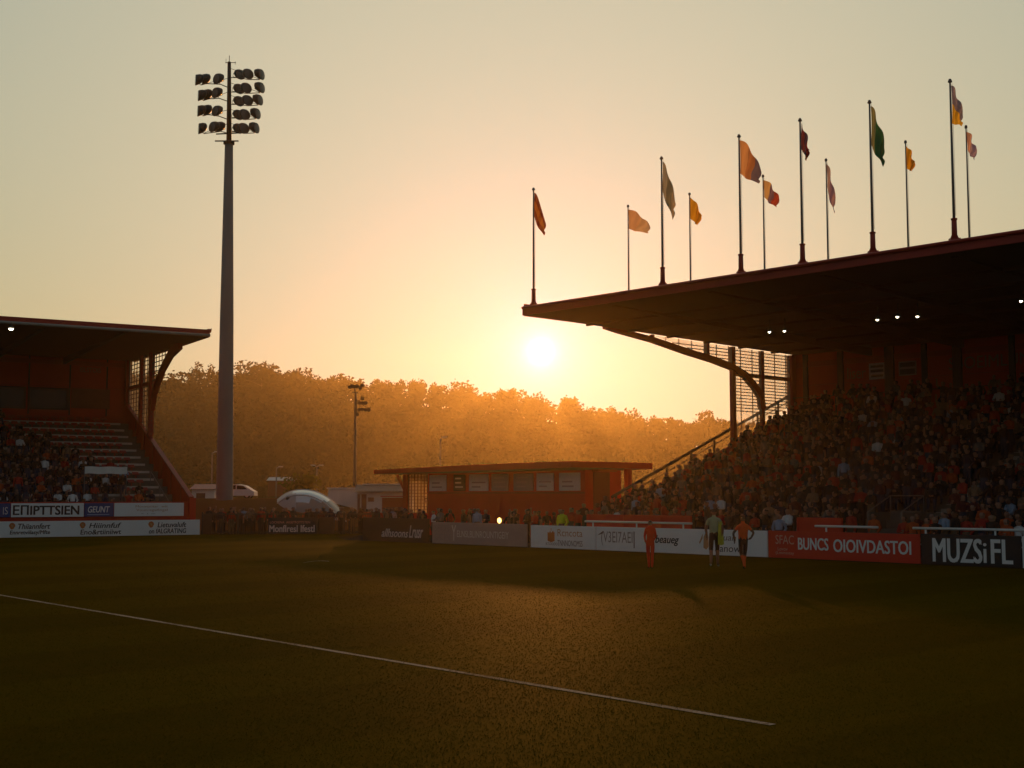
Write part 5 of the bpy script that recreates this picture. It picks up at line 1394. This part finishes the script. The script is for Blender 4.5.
# bib held in his right hand: hangs from the hand, a thing of its own
p = ground(714.5, 567); bib_p = p + Vector((.20, -.12, 0))
mb = MB(); vs = []; n = 10
for j in range(n + 1):
    z = 1.52 - .78 * j / n
    for i in range(5):
        x = -.10 + .05 * i; vs.append((x * (.55 + .5 * j / n), .05 * math.sin(i * 1.7 + j * .5), z + .02 * math.sin(i * 2)))
fs = [(j * 5 + i, j * 5 + i + 1, j * 5 + i + 6, j * 5 + i + 5) for j in range(n) for i in range(4)]
mb.add(vs, fs, 0, True); mb.add([(a, b + .025, c) for a, b, c in vs], [tuple(reversed(f)) for f in fs], 0, True)
o = obj('training_bib', mb, GLOSS['lime'], None, loc=bib_p); tag(o, 'lime yellow bib hanging at the side of the tall player in the vest', 'bib')
W3 = {'elbl': (-.36, .06, 1.20), 'wril': (-.26, .04, 1.02), 'hanl': (-.19, .02, .99), 'elbr': (.36, .06, 1.18), 'wrir': (.30, .0, .98), 'hanr': (.28, -.04, .90),
      'knel': (-.06, -.02, .49), 'kner': (.08, .03, .49), 'cufl': (-.03, .0, .30), 'cufr': (.04, .12, .33), 'ankl': (-.03, .03, .09), 'toel': (-.04, -.13, .035), 'ankr': (.03, .20, .15), 'toer': (.03, .10, .05)}
o, s = player(743.5, 569.5, 54, W3, True, False, [SKINS[2], HAIRS['dark'], GLOSS['orange_kit'], CL['black'], GLOSS['orange_sock'], SHOE], 'stocky player in an orange jersey, black shorts and orange socks walking away', .12, bulk=1.36)

# steward in a yellow jacket behind the boards
def on_floor(px, v): return RS.w(RS.on_y(px, 520, v)[0], v, 0.0)
p = on_floor(562, 1.7)
o = person(('pocket', 'short'), p, RS.a + .2, 'black', 'dark', 0, CL['black'], 1.0); o.material_slots[2].material = GLOSS['hivis']
tag(o, 'steward in a bright yellow jacket standing behind the white board with the orange emblem', 'person')
p = on_floor(477.5, 1.6)
o = person(('stand', 'short'), p, RS.a + math.pi + .2, 'pale blue', 'fair', 0, None, 1.0); tag(o, 'spectator in a pale blue shirt behind the mauve board, in front of the pavilion', 'person')
N_IND += 5

WORDS = {'front': 'front row', 1: 'second row', 2: 'third row', 3: 'fourth row', 4: 'fifth row'}
pending = []
def place(sector, row, key, loc, rz, top, u):
    hair = pick([('dark', 5), ('brown', 4), ('fair', 2)]); sk = pick([(0, 7), (1, 3), (2, 1)])
    pending.append((sector, row, top, u, key, loc, rz, hair, sk))
mass_r, mass_l = Mass(), Mass()
def rnd_fig(stand_p):
    if random.random() < stand_p: k = pick([('stand', 4), ('fold', 3), ('pocket', 3), ('rest', 2), ('armup', .7)])
    else: k = pick([('sit', 5), ('lean', 3), ('clap', 2)])
    return (k, pick([('short', 7), ('long', 3)]))
TOP_RED = [('red', 34), ('orange', 12), ('black', 20), ('dark brown', 12), ('maroon', 10), ('white', 5), ('pale blue', 3), ('tan', 4)]
def board_of(px):
    if px < 597: return 'the orange-emblem board'
    if px < 768: return 'the long white board'
    if px < 920: return 'the bright red board'
    return 'the black board'
EYES = Vector((0, 0, CAM_H))
for k in range(-1, NROW):
    u = (.35 if k < 3 else .8 if k < 7 else 1.3) + random.uniform(0, .3)
    while u < 33:
        v = 1.75 if k == -1 else row_v(k) + random.uniform(-.1, .06); z = -.02 if k == -1 else row_z(k)
        uu = u + random.uniform(-.09, .09)
        if k == 0: z = row_z(0)
        px, py = project(RS.w(uu, v, z + 1))
        ok = (px < 1040 if k < 1 else px < 1300) and not any(a - .15 < uu < b_ + .15 for a, b_ in AISLES) and not (1 <= k <= 4 and vo0 - .2 < uu < vo1 + .2)
        occ = .93 if k >= 0 else .55
        if k == -1 and (px < 765): ok = False
        if k == -1 and 790 < px < 845: ok = False
        if k >= 19: occ = .8 if k == 19 else .55
        if ok and random.random() < occ:
            sp = .75 if k <= 0 else (.45 if k < 18 else .7)
            if k >= 3 and uu < 3.2: sp = 0.0
            key = rnd_fig(1.0 if k <= 0 else sp)
            top = pick(TOP_RED if (k <= 1 and px > 840) else TOP_W)
            rz = RS.a + random.gauss(0.0, .35)
            loc = RS.w(uu, v, z)
            if k <= 3 and px < 1040: place(board_of(px), 'front' if k == -1 else k + 1, key, loc, rz, top, uu)
            else: mass_r.add(key, loc, rz, top, pick([('dark', 5), ('brown', 4), ('fair', 2)]), pick([(0, 7), (1, 3), (2, 1)]), random.uniform(.9, 1.0))
        u += random.uniform(.45, .54)
# in front of the pavilion
for v in (2.3, 3.3, 4.4, 5.6):
    u = -13.5 + random.uniform(0, .4)
    while u < -.9:
        px, py = project(RS.w(u, v, 1.6))
        if random.random() < .62 and abs(px - 500) > 7: place('in front of the pavilion', {2.3: 1, 3.3: 2, 4.4: 3, 5.6: 4}[v], rnd_fig(1), RS.w(u, v + random.uniform(-.2, .2), -.02), RS.a + random.gauss(0, .5), pick(TOP_W), u)
        u += random.uniform(.6, .95)
# behind the far fence
for v in (.6, 1.3, 2.1):
    x = .3
    while x < FLn + 2.0:
        if random.random() < .85: place('behind the far fence', {.6: 1, 1.3: 2, 2.1: 3}[v], rnd_fig(1), FF.w(x, v + random.uniform(-.2, .2), -.06), fang + random.gauss(.1, .5), pick(TOP_W), x)
        x += random.uniform(.5, .85)
from collections import defaultdict
buckets = defaultdict(list)
for e in pending: buckets[(e[0], e[1], e[2])].append(e)
ROWW = {'front': 'standing at the rail', 1: 'in the first row', 2: 'in the second row', 3: 'in the third row', 4: 'in the fourth row', 5: 'in the fifth row'}
for (sector, row, top), es in buckets.items():
    es.sort(key=lambda e: e[3]); n = len(es)
    for i, e in enumerate(es):
        _, _, _, u, key, loc, rz, hair, sk = e
        o = person(key, loc, rz, top, hair, sk, None, random.uniform(.9, 1.0))
        sec = sector if sector.startswith(('in ', 'behind')) else 'above ' + sector
        if n == 1: lab = 'only spectator in %s top %s %s' % (top, ROWW[row], sec)
        elif i == n - 1: lab = 'rightmost spectator in %s top %s %s' % (top, ROWW[row], sec)
        elif i == 0: lab = 'leftmost spectator in %s top %s %s' % (top, ROWW[row], sec)
        else: lab = '%sfrom left in %s top %s %s' % (ORD[i], top, ROWW[row], sec)
        lab = lab.replace('in %s top' % top, 'in %s' % top)
        tag(o, lab, 'person', 'spectators of the football match')
        N_IND += 1
# the left stand's crowd
for k in range(0, NQ):
    x = -1.9 + random.uniform(-.2, 0)
    while x > LL + .5:
        px, py = project(LS.w(x, q_y(k), q_z(k)))
        if px > -12 and l_taken(x, q_y(k), q_z(k)) and random.random() < (.95 if px < 100 else .8):
            mass_l.add(rnd_fig(.35), LS.w(x + random.uniform(-.1, .1), q_y(k) + .05, q_z(k)), LS.a + random.gauss(0, .35), pick(TOP_W), pick([('dark', 5), ('brown', 4), ('fair', 2)]), pick([(0, 7), (1, 3), (2, 1)]), random.uniform(.94, 1.05))
        x -= random.uniform(.5, .62)
    x = -1.5
c1 = mass_r.build('crowd'); struct(c1, 'dense crowd filling the upper rows of the big right stand', 'crowd', 'stuff')
c2 = mass_l.build('crowd'); struct(c2, 'small dense crowd filling the lower left of the left stand', 'crowd', 'stuff')
